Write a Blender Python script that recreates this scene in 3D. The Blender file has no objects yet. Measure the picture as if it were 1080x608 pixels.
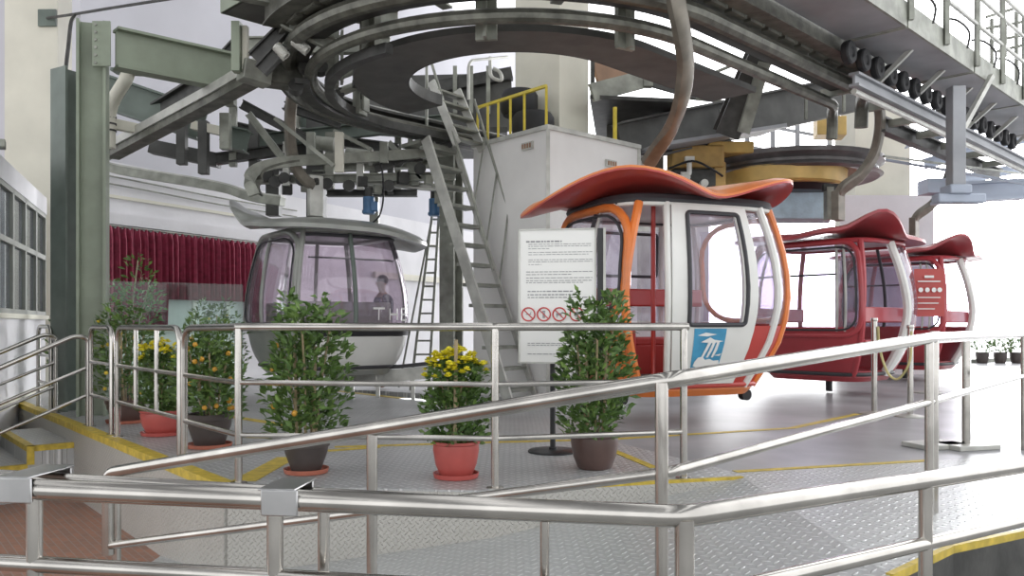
SKY0, SKYW, SUNW, EXPO = 1.35, 2.0, 16.0, 0.42
import bpy, math, random
from mathutils import Vector as V, Matrix
random.seed(7)
C = bpy.context.scene.collection
F, CX, HY, EYE = 880.0, 540.0, 342.0, 1.03
PI = math.pi
def P(x, y, d): return V(((x-CX)/F*d, d, EYE-(y-HY)/F*d))
def FL(x, y, z=0.0):                       # point on the level z seen at x, y
    d = (EYE-z)*F/(y-HY); return V(((x-CX)/F*d, d, z))
# ------------------------------------------------------------ materials
def mat(name, col, rough=.5, metal=0.0, var=.12, vscale=6.0, bump=0.0, bscale=30.0, col2=None, coat=0.0):
    m = bpy.data.materials.new(name); m.use_nodes = True
    nt = m.node_tree; N = nt.nodes; L = nt.links; b = N['Principled BSDF']
    b.inputs['Roughness'].default_value = rough; b.inputs['Metallic'].default_value = metal
    if coat: b.inputs['Coat Weight'].default_value = coat
    tc = N.new('ShaderNodeTexCoord')
    nz = N.new('ShaderNodeTexNoise'); nz.inputs['Scale'].default_value = vscale; nz.inputs['Detail'].default_value = 5
    L.new(tc.outputs['Object'], nz.inputs['Vector'])
    rp = N.new('ShaderNodeValToRGB')
    c2 = col2 if col2 else tuple(c*(1-var*1.6) for c in col)
    rp.color_ramp.elements[0].position = .35; rp.color_ramp.elements[1].position = .68
    rp.color_ramp.elements[0].color = (*c2, 1); rp.color_ramp.elements[1].color = (*[min(1, c*(1+var*.4)) for c in col], 1)
    L.new(nz.outputs['Fac'], rp.inputs['Fac']); L.new(rp.outputs['Color'], b.inputs['Base Color'])
    if bump:
        n2 = N.new('ShaderNodeTexNoise'); n2.inputs['Scale'].default_value = bscale
        L.new(tc.outputs['Object'], n2.inputs['Vector'])
        bp = N.new('ShaderNodeBump'); bp.inputs['Strength'].default_value = bump; bp.inputs['Distance'].default_value = .02
        L.new(n2.outputs['Fac'], bp.inputs['Height']); L.new(bp.outputs['Normal'], b.inputs['Normal'])
    return m
def glass(name, tint, refl=.12, clear=.9):
    m = bpy.data.materials.new(name); m.use_nodes = True; nt = m.node_tree; N = nt.nodes; L = nt.links
    N.remove(N['Principled BSDF']); out = N['Material Output']
    t = N.new('ShaderNodeBsdfTransparent'); t.inputs[0].default_value = (*tint, 1)
    g = N.new('ShaderNodeBsdfGlossy'); g.inputs['Roughness'].default_value = .03
    d = N.new('ShaderNodeBsdfDiffuse'); d.inputs[0].default_value = (.85, .83, .88, 1)
    lw = N.new('ShaderNodeLayerWeight'); lw.inputs['Blend'].default_value = .25
    mr = N.new('ShaderNodeMath'); mr.operation = 'MULTIPLY_ADD'; mr.inputs[1].default_value = .32; mr.inputs[2].default_value = refl
    L.new(lw.outputs['Fresnel'], mr.inputs[0])
    a = N.new('ShaderNodeMixShader'); a.inputs[0].default_value = 1-clear
    L.new(t.outputs[0], a.inputs[1]); L.new(d.outputs[0], a.inputs[2])
    b = N.new('ShaderNodeMixShader'); L.new(mr.outputs[0], b.inputs[0]); L.new(a.outputs[0], b.inputs[1]); L.new(g.outputs[0], b.inputs[2])
    L.new(b.outputs[0], out.inputs['Surface']); return m
def plate(name, c0, c1, rough=.38, metal=.55, cell=.045, seam=1.2):
    """Checker plate: raised lozenges, alternately lying along and across, with sheet seams."""
    m = bpy.data.materials.new(name); m.use_nodes = True; nt = m.node_tree; N = nt.nodes; L = nt.links; b = N['Principled BSDF']
    def M(op, a, bb=None, c=None):
        n = N.new('ShaderNodeMath'); n.operation = op
        for i, q in enumerate((a, bb, c)):
            if q is None: continue
            if hasattr(q, 'links'): L.new(q, n.inputs[i])
            else: n.inputs[i].default_value = q
        return n.outputs[0]
    tc = N.new('ShaderNodeTexCoord'); mp = N.new('ShaderNodeMapping')
    mp.inputs['Rotation'].default_value = (0, 0, PI/4) if name != 'plate_wall' else (0, PI/4, 0)
    L.new(tc.outputs['Object'], mp.inputs['Vector']); sp = N.new('ShaderNodeSeparateXYZ'); L.new(mp.outputs[0], sp.inputs[0])
    ox, oy = sp.outputs[0], (sp.outputs[1] if name != 'plate_wall' else sp.outputs[2])
    u = M('DIVIDE', ox, cell); v = M('DIVIDE', oy, cell)
    fu = M('SUBTRACT', M('FRACT', u), .5); fv = M('SUBTRACT', M('FRACT', v), .5)
    par = M('FLOORED_MODULO', M('ADD', M('FLOOR', u), M('FLOOR', v)), 2)
    e1 = M('ADD', M('POWER', M('DIVIDE', fu, .46), 2), M('POWER', M('DIVIDE', fv, .15), 2))
    e2 = M('ADD', M('POWER', M('DIVIDE', fu, .15), 2), M('POWER', M('DIVIDE', fv, .46), 2))
    e = M('ADD', M('MULTIPLY', e1, par), M('MULTIPLY', e2, M('SUBTRACT', 1, par)))
    h = M('MINIMUM', M('MAXIMUM', M('SUBTRACT', 1.2, e), 0), 1)
    bp = N.new('ShaderNodeBump'); bp.inputs['Strength'].default_value = .9; bp.inputs['Distance'].default_value = .012
    L.new(h, bp.inputs['Height']); L.new(bp.outputs['Normal'], b.inputs['Normal'])
    nz = N.new('ShaderNodeTexNoise'); nz.inputs['Scale'].default_value = 1.8; nz.inputs['Detail'].default_value = 6
    L.new(tc.outputs['Object'], nz.inputs['Vector'])
    f = M('MULTIPLY_ADD', h, .55, M('MULTIPLY', nz.outputs['Fac'], .5))
    rp = N.new('ShaderNodeValToRGB'); rp.color_ramp.elements[0].color = (*c0, 1); rp.color_ramp.elements[1].color = (*c1, 1)
    L.new(f, rp.inputs['Fac']); L.new(rp.outputs['Color'], b.inputs['Base Color'])
    b.inputs['Metallic'].default_value = metal; b.inputs['Roughness'].default_value = rough
    return m
def brick_mat(name):
    m = bpy.data.materials.new(name); m.use_nodes = True; nt = m.node_tree; N = nt.nodes; L = nt.links; b = N['Principled BSDF']
    tc = N.new('ShaderNodeTexCoord'); mp = N.new('ShaderNodeMapping'); mp.inputs['Rotation'].default_value = (0, 0, .9)
    br = N.new('ShaderNodeTexBrick'); br.inputs['Scale'].default_value = 4.5
    br.inputs['Color1'].default_value = (.36, .17, .11, 1); br.inputs['Color2'].default_value = (.27, .15, .11, 1); br.inputs['Mortar'].default_value = (.3, .26, .23, 1)
    br.inputs['Mortar Size'].default_value = .014
    L.new(tc.outputs['Object'], mp.inputs[0]); L.new(mp.outputs[0], br.inputs['Vector']); L.new(br.outputs['Color'], b.inputs['Base Color'])
    b.inputs['Roughness'].default_value = .55
    bp = N.new('ShaderNodeBump'); bp.inputs['Strength'].default_value = .4; bp.inputs['Distance'].default_value = .01; bp.invert = True
    L.new(br.outputs['Fac'], bp.inputs['Height']); L.new(bp.outputs['Normal'], b.inputs['Normal'])
    return m
M = {
 'steel': mat('stainless', (.53, .51, .475), .19, 1.0, .14, 5),
 'clamp': mat('clamp_steel', (.5, .5, .5), .28, 1.0, .08, 8),
 'plate': plate('plate_floor', (.30, .305, .31), (.78, .78, .78), .4, .3, .062),
 'ramp': plate('plate_ramp', (.36, .37, .37), (.70, .71, .70), .42, .3, .055),
 'pwall': plate('plate_wall', (.42, .41, .38), (.66, .64, .59), .5, .2, .032),
 'asphalt': mat('grey_paving', (.36, .36, .35), .6, 0, .15, 3, .1, 20),
 'roof': mat('roof_sheet', (.34, .35, .36), .7, 0, .1, 1),
 'smooth': mat('smooth_floor', (.36, .36, .375), .36, .0, .16, 1.2, .05, 6),
 'brick': brick_mat('brick_paving'),
 'yellow': mat('yellow_paint', (.62, .46, .06), .5, 0, .2, 14),
 'yrail': mat('yellow_rail', (.75, .6, .06), .4, 0, .1, 9),
 'white': mat('white_wall', (.74, .73, .75), .7, 0, .07, 1.1, .1, 12),
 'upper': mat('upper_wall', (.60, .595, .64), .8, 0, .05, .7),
 'box': mat('white_sheet', (.80, .79, .77), .55, 0, .06, 1.2),
 'cream': mat('cream_concrete', (.72, .70, .60), .75, 0, .07, 1.2, .1, 14),
 'green': mat('green_paint', (.27, .31, .235), .5, 0, .12, 2.5),
 'dgreen': mat('dark_green_paint', (.15, .185, .16), .5, 0, .15, 3),
 'gsteel': mat('galvanised', (.33, .34, .295), .5, .3, .22, 5, .1, 20),
 'lsteel': mat('pale_steel', (.56, .56, .52), .45, .35, .15, 5),
 'track': mat('oily_track', (.155, .155, .13), .42, .45, .3, 7, .15, 25),
 'dark': mat('dark_steel', (.07, .07, .066), .5, .3, .25, 6, .1, 20),
 'under': mat('grey_under', (.115, .115, .11), .6, .1, .2, 3),
 'tray': mat('tray_steel', (.36, .37, .39), .5, .3, .14, 1.6),
 'arm': mat('hanger_grey', (.22, .20, .165), .4, .35, .18, 6),
 'black': mat('black_rubber', (.018, .018, .02), .6, 0, .1, 8),
 'blackp': mat('black_paint', (.02, .02, .022), .4),
 'orange': mat('orange_paint', (.80, .22, .045), .3, 0, .12, 2.2, coat=.3),
 'canopy': mat('canopy_orange', (.80, .30, .075), .35, 0, .1, 1.6, col2=(.72, .19, .05)),
 'red': mat('red_paint', (.50, .055, .045), .35, 0, .1, 2, coat=.2),
 'dred': mat('dark_red_paint', (.42, .05, .06), .35, 0, .1, 2, coat=.3),
 'gwhite': mat('cabin_white', (.78, .78, .74), .3, 0, .05, 2, coat=.3),
 'ggrey': mat('cabin_grey', (.36, .37, .34), .38, .1, .12, 2.5, coat=.2),
 'rubber': mat('gasket', (.045, .045, .05), .5),
 'cabinglass': glass('cabin_glass', (.92, .90, .95), .03, .95),
 'smokeglass': glass('smoked_glass', (.90, .86, .90), .03, .95),
 'officeglass': glass('office_glass', (.45, .52, .52), .16, .9),
 'clearglass': glass('clear_glass', (.86, .96, .91), .02, .985),
 'frame': mat('window_frame_grey', (.30, .31, .28), .5, .1, .1, 4),
 'curtain': mat('curtain', (.30, .03, .07), .8, 0, .2, 12),
 'frost': mat('frosted_panel', (.62, .66, .68), .4, 0, .08, 2),
 'terra': mat('terracotta', (.46, .15, .095), .6, 0, .14, 6),
 'redpot': mat('red_plastic_pot', (.50, .10, .085), .4, 0, .08, 6),
 'brownpot': mat('brown_pot', (.115, .07, .06), .35, 0, .15, 5),
 'darkpot': mat('dark_plastic_pot', (.075, .06, .055), .45, 0, .15, 5),
 'soil': mat('soil', (.06, .045, .03), .9, 0, .3, 30),
 'stake': mat('bamboo', (.42, .33, .2), .6, 0, .2, 10),
 'leaf': mat('leaf', (.11, .19, .045), .42, 0, .4, 14, col2=(.05, .105, .025)),
 'leaf2': mat('leaf_pale', (.17, .27, .06), .45, 0, .4, 14, col2=(.07, .13, .03)),
 'flower': mat('yellow_flower', (.86, .76, .03), .6, 0, .2, 30),
 'fruit': mat('orange_fruit', (.66, .34, .04), .35, 0, .1, 20),
 'yfruit': mat('yellow_fruit', (.75, .55, .05), .35, 0, .1, 20),
 'wheel': mat('wheel_yellow', (.62, .42, .13), .4, .1, .15, 3),
 'wrim': mat('wheel_rim', (.22, .21, .21), .35, .6, .2, 4),
 'blueblock': mat('blue_block', (.50, .66, .76), .6, 0, .12, 6, .2, 30),
 'motor': mat('motor_blue', (.06, .17, .34), .4, 0, .15, 8),
 'ochre': mat('machine_ochre', (.50, .32, .10), .5, 0, .2, 4),
 'signw': mat('sign_white', (.83, .83, .80), .25, 0, .02, 3),
 'ink': mat('grey_ink', (.33, .33, .34), .6),
 'pred': mat('pictogram_red', (.62, .06, .06), .5),
 'posterb': mat('poster_blue', (.07, .34, .56), .4, 0, .12, 5),
 'posterd': mat('poster_navy', (.035, .07, .25), .4),
 'brown': mat('brown_board', (.33, .19, .11), .6, 0, .15, 3),
 'rope': mat('yellow_rope', (.62, .56, .26), .7),
 'skin': mat('skin', (.42, .25, .17), .5), 'hair': mat('hair', (.012, .01, .01), .5),
 'shirt': mat('navy_shirt', (.03, .045, .12), .7), 'trouser': mat('dark_trousers', (.03, .03, .035), .8),
 'concrete': mat('outside_concrete', (.72, .72, .72), .5, 0, .08, .6),
 'bluewash': mat('portal_blue', (.42, .47, .56), .5, .1, .1, 2),
}
M['smooth'].node_tree.nodes['Principled BSDF'].inputs['Specular IOR Level'].default_value = .13
# ------------------------------------------------------------ mesh builder
OFF = {}
class G:
    def __init__(s): s.v = []; s.f = []
    def add(s, vs, fs):
        o = len(s.v); s.v += [V(p) for p in vs]; s.f += [tuple(i+o for i in f) for f in fs]; return s
    def box(s, c, size, rz=0.0, R=None):
        R = R or Matrix.Rotation(rz, 3, 'Z'); c = V(c); hx, hy, hz = [q/2 for q in size]
        vs = [c + R @ V((sx*hx, sy*hy, sz*hz)) for sz in (-1, 1) for sx, sy in ((-1, -1), (1, -1), (1, 1), (-1, 1))]
        return s.add(vs, [(3, 2, 1, 0), (4, 5, 6, 7), (0, 1, 5, 4), (1, 2, 6, 5), (2, 3, 7, 6), (3, 0, 4, 7)])
    def bar(s, a, b, w, h, up=(0, 0, 1)):
        a, b = V(a), V(b); d = (b-a); l = d.length; d.normalize(); up = V(up)
        if abs(d.dot(up)) > .98: up = V((0, 1, 0))
        x = d.cross(up).normalized(); z = x.cross(d).normalized()
        R = Matrix((x, d, z)).transposed()
        return s.box((a+b)/2, (w, l, h), R=R)
    def ibeam(s, a, b, w, h, t=.02, up=(0, 0, 1)):
        a, b = V(a), V(b); d = (b-a).normalized(); up = V(up)
        if abs(d.dot(up)) > .98: up = V((0, 1, 0))
        x = d.cross(up).normalized(); z = x.cross(d).normalized()
        s.bar(a, b, t, h-2*t, up); o = z*(h/2-t/2)
        s.bar(a+o, b+o, w, t, up); s.bar(a-o, b-o, w, t, up); return s
    def tube(s, pts, r, n=10, cap=True, closed=False):
        pts = [V(p) for p in pts]; m = len(pts)
        rr = r if isinstance(r, (list, tuple)) else [r]*m
        T = []
        for i in range(m):
            if closed: t = pts[(i+1) % m]-pts[i-1]
            else: t = pts[min(i+1, m-1)]-pts[max(i-1, 0)]
            T.append(t.normalized())
        up = V((0, 0, 1)) if abs(T[0].z) < .9 else V((1, 0, 0))
        x = T[0].cross(up).normalized(); vs = []
        for i in range(m):
            x = (x - T[i]*x.dot(T[i])).normalized(); y = T[i].cross(x)
            vs += [pts[i] + (x*math.cos(2*PI*k/n) + y*math.sin(2*PI*k/n))*rr[i] for k in range(n)]
        fs = []
        for i in range(m if closed else m-1):
            j = (i+1) % m
            fs += [(i*n+k, i*n+(k+1) % n, j*n+(k+1) % n, j*n+k) for k in range(n)]
        if cap and not closed: fs += [tuple(range(n))[::-1], tuple((m-1)*n+k for k in range(n))]
        return s.add(vs, fs)
    def lathe(s, prof, c=(0, 0, 0), n=20, axis=None, cap=True):
        c = V(c); R = V((0, 0, 1)).rotation_difference(V(axis)).to_matrix() if axis is not None else Matrix.Identity(3)
        vs = []; m = len(prof)
        for r, z in prof: vs += [c + R @ V((r*math.cos(2*PI*k/n), r*math.sin(2*PI*k/n), z)) for k in range(n)]
        fs = [(i*n+k, i*n+(k+1) % n, (i+1)*n+(k+1) % n, (i+1)*n+k) for i in range(m-1) for k in range(n)]
        if cap: fs += [tuple(range(n))[::-1], tuple((m-1)*n+k for k in range(n))]
        return s.add(vs, fs)
    def sweep(s, pts, sec, up=V((0, 0, 1)), cap=True):
        """sweep a closed section [(side, up)...] along a path kept upright"""
        pts = [V(p) for p in pts]; m = len(pts); n = len(sec); vs = []
        for i in range(m):
            t = (pts[min(i+1, m-1)]-pts[max(i-1, 0)]).normalized(); x = t.cross(up).normalized(); z = x.cross(t)
            vs += [pts[i]+x*a+z*b for a, b in sec]
        fs = [(i*n+k, i*n+(k+1) % n, (i+1)*n+(k+1) % n, (i+1)*n+k) for i in range(m-1) for k in range(n)]
        if cap: fs += [tuple(range(n))[::-1], tuple((m-1)*n+k for k in range(n))]
        return s.add(vs, fs)
    def prism(s, poly, z0, z1):
        n = len(poly)
        def zz(z, i): return z[i] if isinstance(z, (list, tuple)) else z
        vs = [V((p[0], p[1], zz(z0, i))) for i, p in enumerate(poly)] + [V((p[0], p[1], zz(z1, i))) for i, p in enumerate(poly)]
        return s.add(vs, [tuple(range(n))[::-1], tuple(range(n, 2*n))] + [(i, (i+1) % n, n+(i+1) % n, n+i) for i in range(n)])
    def ball(s, c, r, n=10):
        sx = r if isinstance(r, (tuple, list)) else (r, r, r); m = n//2+1
        vs = []; c = V(c)
        for i in range(m+1):
            a = -PI/2+PI*(i+.02)/(m+.04)
            vs += [c+V((sx[0]*math.cos(a)*math.cos(2*PI*k/n), sx[1]*math.cos(a)*math.sin(2*PI*k/n), sx[2]*math.sin(a))) for k in range(n)]
        fs = [(i*n+k, i*n+(k+1) % n, (i+1)*n+(k+1) % n, (i+1)*n+k) for i in range(m) for k in range(n)]
        fs += [tuple(range(n))[::-1], tuple(m*n+k for k in range(n))]
        return s.add(vs, fs)
    def build(s, name, m, parent=None, bevel=0.0, local=False, kind=None, smooth=.6):
        me = bpy.data.meshes.new(name); off = V((0, 0, 0))
        if parent is not None and not local: off = OFF.get(parent.name, V((0, 0, 0)))
        me.from_pydata([tuple(p-off) for p in s.v], [], s.f); me.validate(); me.update()
        me.shade_smooth(); me.set_sharp_from_angle(angle=smooth)
        me.materials.append(M[m] if isinstance(m, str) else m)
        o = bpy.data.objects.new(name, me); C.objects.link(o)
        if parent is not None: o.parent = parent; OFF[o.name] = off
        if bevel:
            b = o.modifiers.new('bevel', 'BEVEL'); b.width = bevel; b.segments = 2; b.limit_method = 'ANGLE'; b.angle_limit = .7
        if kind: o['kind'] = kind
        return o
def thing(name, label, cat, loc=(0, 0, 0), rz=0.0, group=None):
    o = bpy.data.objects.new(name, None); C.objects.link(o); o.empty_display_size = .2
    o.location = loc; o.rotation_euler = (0, 0, rz); o['label'] = label; o['category'] = cat
    if group: o['group'] = group
    OFF[o.name] = V(loc); return o
def tag(o, label, cat, group=None):
    o['label'] = label; o['category'] = cat
    if group: o['group'] = group
    return o
def struct(o): o['kind'] = 'structure'; return o
def dup(root, loc=None, rz=None, label=None, group=None):
    r = root.copy(); C.objects.link(r)
    if loc is not None: r.location = loc
    if rz is not None: r.rotation_euler = (0, 0, rz)
    if label: r['label'] = label
    if group: r['group'] = group
    for ch in list(root.children):
        c = ch.copy(); C.objects.link(c); c.parent = r
        for g in list(ch.children):
            d = g.copy(); C.objects.link(d); d.parent = c
    return r
def smooth(pts, n=6):
    pts = [V(p) for p in pts]; q = [pts[0]*2-pts[1]]+pts+[pts[-1]*2-pts[-2]]; out = []
    for i in range(1, len(q)-2):
        a, b, c, d = q[i-1:i+3]
        for k in range(n):
            t = k/n
            out.append(.5*((2*b)+(c-a)*t+(2*a-5*b+4*c-d)*t*t+(3*b-a-3*c+d)*t**3))
    return out+[pts[-1]]
def fillet(pts, r, n=5):
    pts = [V(p) for p in pts]; out = [pts[0]]
    for i in range(1, len(pts)-1):
        a, b, c = pts[i-1:i+2]; u = (a-b); w = (c-b)
        k = min(r, u.length*.48, w.length*.48); s, e = b+u.normalized()*k, b+w.normalized()*k
        for j in range(n+1):
            t = j/n; out.append(s*(1-t)**2+b*2*t*(1-t)+e*t*t)
    return out+[pts[-1]]
# station axes: u runs along the cable line, w to its right-hand side
U = V((.7071, .7071, 0)); W_ = V((.7071, -.7071, 0)); RC = V((.05, 9.85, 0))
def upath(R, z, sf, sb, n=36, arc=PI):
    """front arm (from sf along u) round the bend to the back arm"""
    out = []; k = max(2, int(sf/.4)) if sf > 0 else 0
    if k: out += [RC+W_*R+U*(sf*(1-i/k))+V((0, 0, z)) for i in range(k)]
    out += [RC+V((R*math.cos(a), R*math.sin(a), z)) for a in [-PI/4-arc*i/n for i in range(n+1)]]
    k = max(1, int(sb/.4)) if sb > 0 else 0
    out += [RC-W_*R+U*(sb*(i+1)/k)+V((0, 0, z)) for i in range(k)]
    return out
# ============================================================ SETTING
A0, B0, C0 = V((-1.77, 5.40, 0)), V((-.107, 5.24, 0)), V((1.146, 5.57, 0))
ED = V((-.637, .771, 0)); EN = V((-.771, -.637, 0))
def E(t, z=0.0, o=0.0): return A0+ED*t+EN*o+V((0, 0, z))
LOW = -.72
a1, b1, c1 = A0+EN*.05+V((0, -.05, 0)), B0+V((0, -.09, 0)), V((1.55, 5.60, 0))
e1 = E(16, 0, .07)
m1 = a1+(b1-a1)*((-.6-a1.x)/(b1.x-a1.x)); HOLE = [(-.6, 10.65), (-.86, 10.85), (-1.51, 11.47), (-2.98, 13.1), (-2.2, 12.95), (-.6, 11.8)]
struct(G().prism([(e1.x, e1.y), (a1.x, a1.y), (m1.x, m1.y)]+HOLE+[(-.6, 24), (-12, 24)], -.08, 0).build('floor', 'plate'))
struct(G().prism([(m1.x, m1.y), (b1.x, b1.y), (c1.x, c1.y), (1.55, 5.78), (.84, 7.43), (1.0, 9.5), (1.2, 24), (-.6, 24)], -.08, 0).build('floor_middle', 'plate'))
struct(G().prism([(-.5, 10.5), (-3.3, 10.5), (-3.3, 13.4), (-.5, 13.4)], -.6, -.55).build('floor_pit', 'under'))  # pit shade put into the dark floor colour
struct(G().prism([(1.55, 5.78), (3.18, 6.29), (14, 9.6), (14, 30), (1.2, 30), (1.2, 24), (1.0, 9.5), (.84, 7.43)], -.08, 0).build('floor_hall', 'smooth'))
struct(G().prism([(1.55, 3.42), (2.03, 3.86), (2.6, 4.18), (9, 7.2), (14, 9.6), (3.18, 6.29), (1.55, 5.78)], -.12, 0).build('floor_landing', 'ramp'))
def rz_(x): return min(0.0, -.72+(x+2.65)*.72/4.2)
rp_ = [(-2.65, 4.25), (.55, 2.62), (1.55, 3.42), (1.55, 5.62), (b1.x, b1.y-.012), (a1.x, a1.y-.012), (-2.65, 6.4)]
struct(G().prism(rp_, LOW-.02, [rz_(p[0]) for p in rp_]).build('floor_ramp', 'ramp'))
struct(G().prism([(-16, 1.2), (-.9, 1.2), (-.9, 14), (-16, 14)], LOW-.2, LOW).build('floor_lower', 'brick'))
struct(G().prism([(-16, -9), (16, -9), (16, 14), (-.9, 14), (-.9, 1.2), (-16, 1.2)], LOW-.2, LOW).build('floor_path', 'asphalt'))
rf = G()  # unseen roof strips, gaps shaped to put light and dark streaks on rails
for k in range(8):
    x0 = -16.5+3.2*k; rf.prism([(x0, -12), (x0+2.1, -12), (x0+2.1, 20), (x0, 20)], 9.7, 9.8)
for yy in (-12, -6, 0, 6, 12, 19.7): rf.prism([(-16.5, yy), (8.9, yy), (8.9, yy+.3), (-16.5, yy+.3)], 9.4, 9.7)
struct(rf.build('ceiling_unseen', 'roof'))
le = [(1.55, 3.42), (2.03, 3.86), (2.6, 4.18), (9, 7.2), (14, 9.6)]
lw, ly = G(), G()
for p, q in zip(le[:-1], le[1:]):
    d = V((q[0]-p[0], q[1]-p[1], 0)).normalized(); n = V((d.y, -d.x, 0)); p, q = V((*p, 0)), V((*q, 0))
    lw.prism([(p+n*.012).xy, (q+n*.012).xy, (q+n*.002).xy, (p+n*.002).xy], LOW, -.03); ly.prism([(p+n*.014).xy, (q+n*.014).xy, (q-n*.018).xy, (p-n*.018).xy], -.03, .006)
struct(lw.build('wall_landing', 'dark')); struct(ly.build('trim_landing', 'yellow'))
struct(G().prism([(-40, 24), (1.2, 24), (1.2, 30), (14, 30), (14, 7.5), (70, 7.5), (70, 90), (-40, 90)], -.25, -.015).build('ground', 'concrete'))
# platform riser and its yellow nosing
w = G(); w.prism([(e1.x, e1.y), (a1.x, a1.y), (a1.x-.02, a1.y-.02), (e1.x-.02, e1.y-.02)], LOW, -.012)
w.prism([(a1.x, a1.y), (b1.x, b1.y), (b1.x, b1.y-.02), (a1.x, a1.y-.02)], LOW, -.012)
w.prism([(b1.x, b1.y), (c1.x, c1.y), (c1.x, c1.y-.02), (b1.x, b1.y-.02)], LOW, -.012)
struct(w.build('wall_platform', 'pwall'))
y = G()
for p, q in ((e1, a1), (b1+(c1-b1)*.28, c1)):
    d = (q-p).normalized(); n = V((d.y, -d.x, 0))
    if n.y > 0: n = -n
    wide = p is e1; k = n*(.035 if wide else .012); j = n*(-.07 if wide else -.025)
    y.prism([(p+k).xy, (q+k).xy, (q+j).xy, (p+j).xy], -.055, .006)
struct(y.build('trim_nosing', 'yellow'))
# floor lines
def line(n, pts, w=.085):
    g = G(); pts = [V(p) for p in pts]
    for p, q in zip(pts[:-1], pts[1:]):
        d = (q-p).normalized(); s = V((d.y, -d.x, 0))*w/2
        g.prism([(p+s).xy, (q+s).xy, (q-s).xy, (p-s).xy], .001, .004)
    struct(g.build('trim_%d' % n, 'yellow'))
line(1, [FL(353, 472), FL(520, 467), FL(640, 464), FL(835, 452), FL(905, 437)])
line(2, [FL(257, 508), FL(303, 483)], .16)
line(3, [FL(244, 440), FL(303, 449)], .12)
line(4, [FL(775, 498), FL(985, 486)], .07)
line(5, [FL(645, 475), FL(690, 494)], .07)
line(6, [FL(340, 411), FL(424, 420.5)], .14)
line(7, [FL(400, 472), FL(345, 476)], .09)
# stair up to the platform at the left
st = G(); ny = G()
s0, s1 = E(4.08, 0, .09), E(5.7, 0, .09)
for k in range(1, 4):
    q0, q1 = s0+EN*(.43*(k-1)), s1+EN*(.43*(k-1)); z = -.18*k
    r0, r1 = q0+EN*.43, q1+EN*.43
    st.prism([q0.xy, r0.xy, r1.xy, q1.xy], LOW, z)
    i = EN*-.07; jj = (s0-s1).normalized()
    ny.prism([(r0+EN*.006+jj*.006).xy, (r1+EN*.006).xy, (r1+i).xy, (r0+i+jj*.006).xy], z-.05, z+.005)
    ny.prism([(q0+jj*.006).xy, (r0+jj*.006).xy, (r0-jj*.06).xy, (q0-jj*.06).xy], z-.05, z+.005)
    ny.prism([(r0+EN*.006+jj*.007).xy, (r0+EN*-.06+jj*.007).xy, (r0+EN*-.06-jj*.01).xy, (r0+EN*.006-jj*.01).xy], z-.18, z)
struct(st.build('stairs', 'ramp')); struct(ny.build('trim_stair', 'yellow'))
# back wall, with ledge and pipes
WA, WD = V((-6.4, 13.0, 0)), V((1.33, 2.6, 0)); WN = V((2.6, -1.33, 0)).normalized()
def WL(t, z=0, o=0): return WA+WD*t+WN*o+V((0, 0, z))
def wallpanel(name, t0, t1, z0, z1, m, th=.2, o=0):
    p, q = WL(t0), WL(t1); n = WN
    return struct(G().prism([(p+n*o).xy, (q+n*o).xy, (q+n*(o-th)).xy, (p+n*(o-th)).xy], z0, z1).build(name, m))
wallpanel('wall_back', -.12, 6.5, LOW, 3.6, 'white')
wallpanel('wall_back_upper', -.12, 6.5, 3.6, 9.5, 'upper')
wallpanel('trim_ledge', -.1, 1.45, 2.60, 2.78, 'white', .12, .1)
wallpanel('trim_band', -.1, 3.5, 3.02, 3.07, 'cream', .05, .04)
wallpanel('trim_header', 2.4, 4.3, 2.1, 2.24, 'cream', .1, .08)
# bright window high on the back wall and a pale one lower down
def wwin(n, t0, t1, z0, z1):
    g = G(); 
    for ta, tb, za, zb in ((t0, t1, z0-.05, z0), (t0, t1, z1, z1+.05), (t0-.02, t0, z0-.05, z1+.05), (t1, t1+.02, z0-.05, z1+.05)):
        p, q = WL(ta), WL(tb); g.prism([(p+WN*.06).xy, (q+WN*.06).xy, (q-WN*.01).xy, (p-WN*.01).xy], za, zb)
    f = struct(g.build('window_%d' % n, 'gwhite'))
    p, q = WL(t0), WL(t1)
    G().prism([(p+WN*.03).xy, (q+WN*.03).xy, (q+WN*.01).xy, (p+WN*.01).xy], z0, z1).build('pane', 'frost', f)
for i, (ta, tb) in enumerate(((.36, .60), (.63, .86), (.89, 1.05))): wwin(i+1, ta, tb, .95, 1.44)
for i, z in enumerate((3.22, 3.34)):
    o = G().tube(smooth([WL(-.2, z+.02, .06), WL(.3, z, .06), WL(.8, z-.03, .06), WL(1.5, z-.02, .06)], 5), .014, 6).build('wall_pipe', 'gsteel')
    tag(o, ['lower thin pipe running along white wall above curtain', 'upper thin pipe running along white wall above curtain'][i], 'pipe')
# pleated curtain
def curtain():
    vs = []; fs = []; n = 340; t0, t1 = -.0, 1.10
    for i in range(n+1):
        t = t0+(t1-t0)*i/n
        o = .17+.058*math.sin(i*.47+.8*math.sin(i*.05))+.016*math.sin(i*1.13+1)
        zt = 2.54+.0*t; zb = .95 if (t < .36 or t > 1.03) else 1.44
        for j, f in enumerate((0, .06, .12, .5, 1)):
            k = [.35, .6, .9, 1, 1.15][j]
            vs.append(WL(t, zt+(zb-zt)*f+(.02*math.sin(i*.9) if j == 0 else 0), .17+(o-.17)*k))
    for i in range(n):
        for j in range(4): fs.append((i*5+j, (i+1)*5+j, (i+1)*5+j+1, i*5+j+1))
    t = thing('curtain', 'long dark red pleated curtain hanging on white back wall', 'curtain', WL(.5, 2.54))
    o = G().add(vs, fs).build('drape', 'curtain', t)
    s = o.modifiers.new('thick', 'SOLIDIFY'); s.thickness = .008
    G().tube([WL(-.02, 2.56, .17), WL(1.12, 2.56, .17)], .016, 8).build('rail', 'gsteel', t)
curtain()
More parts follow.
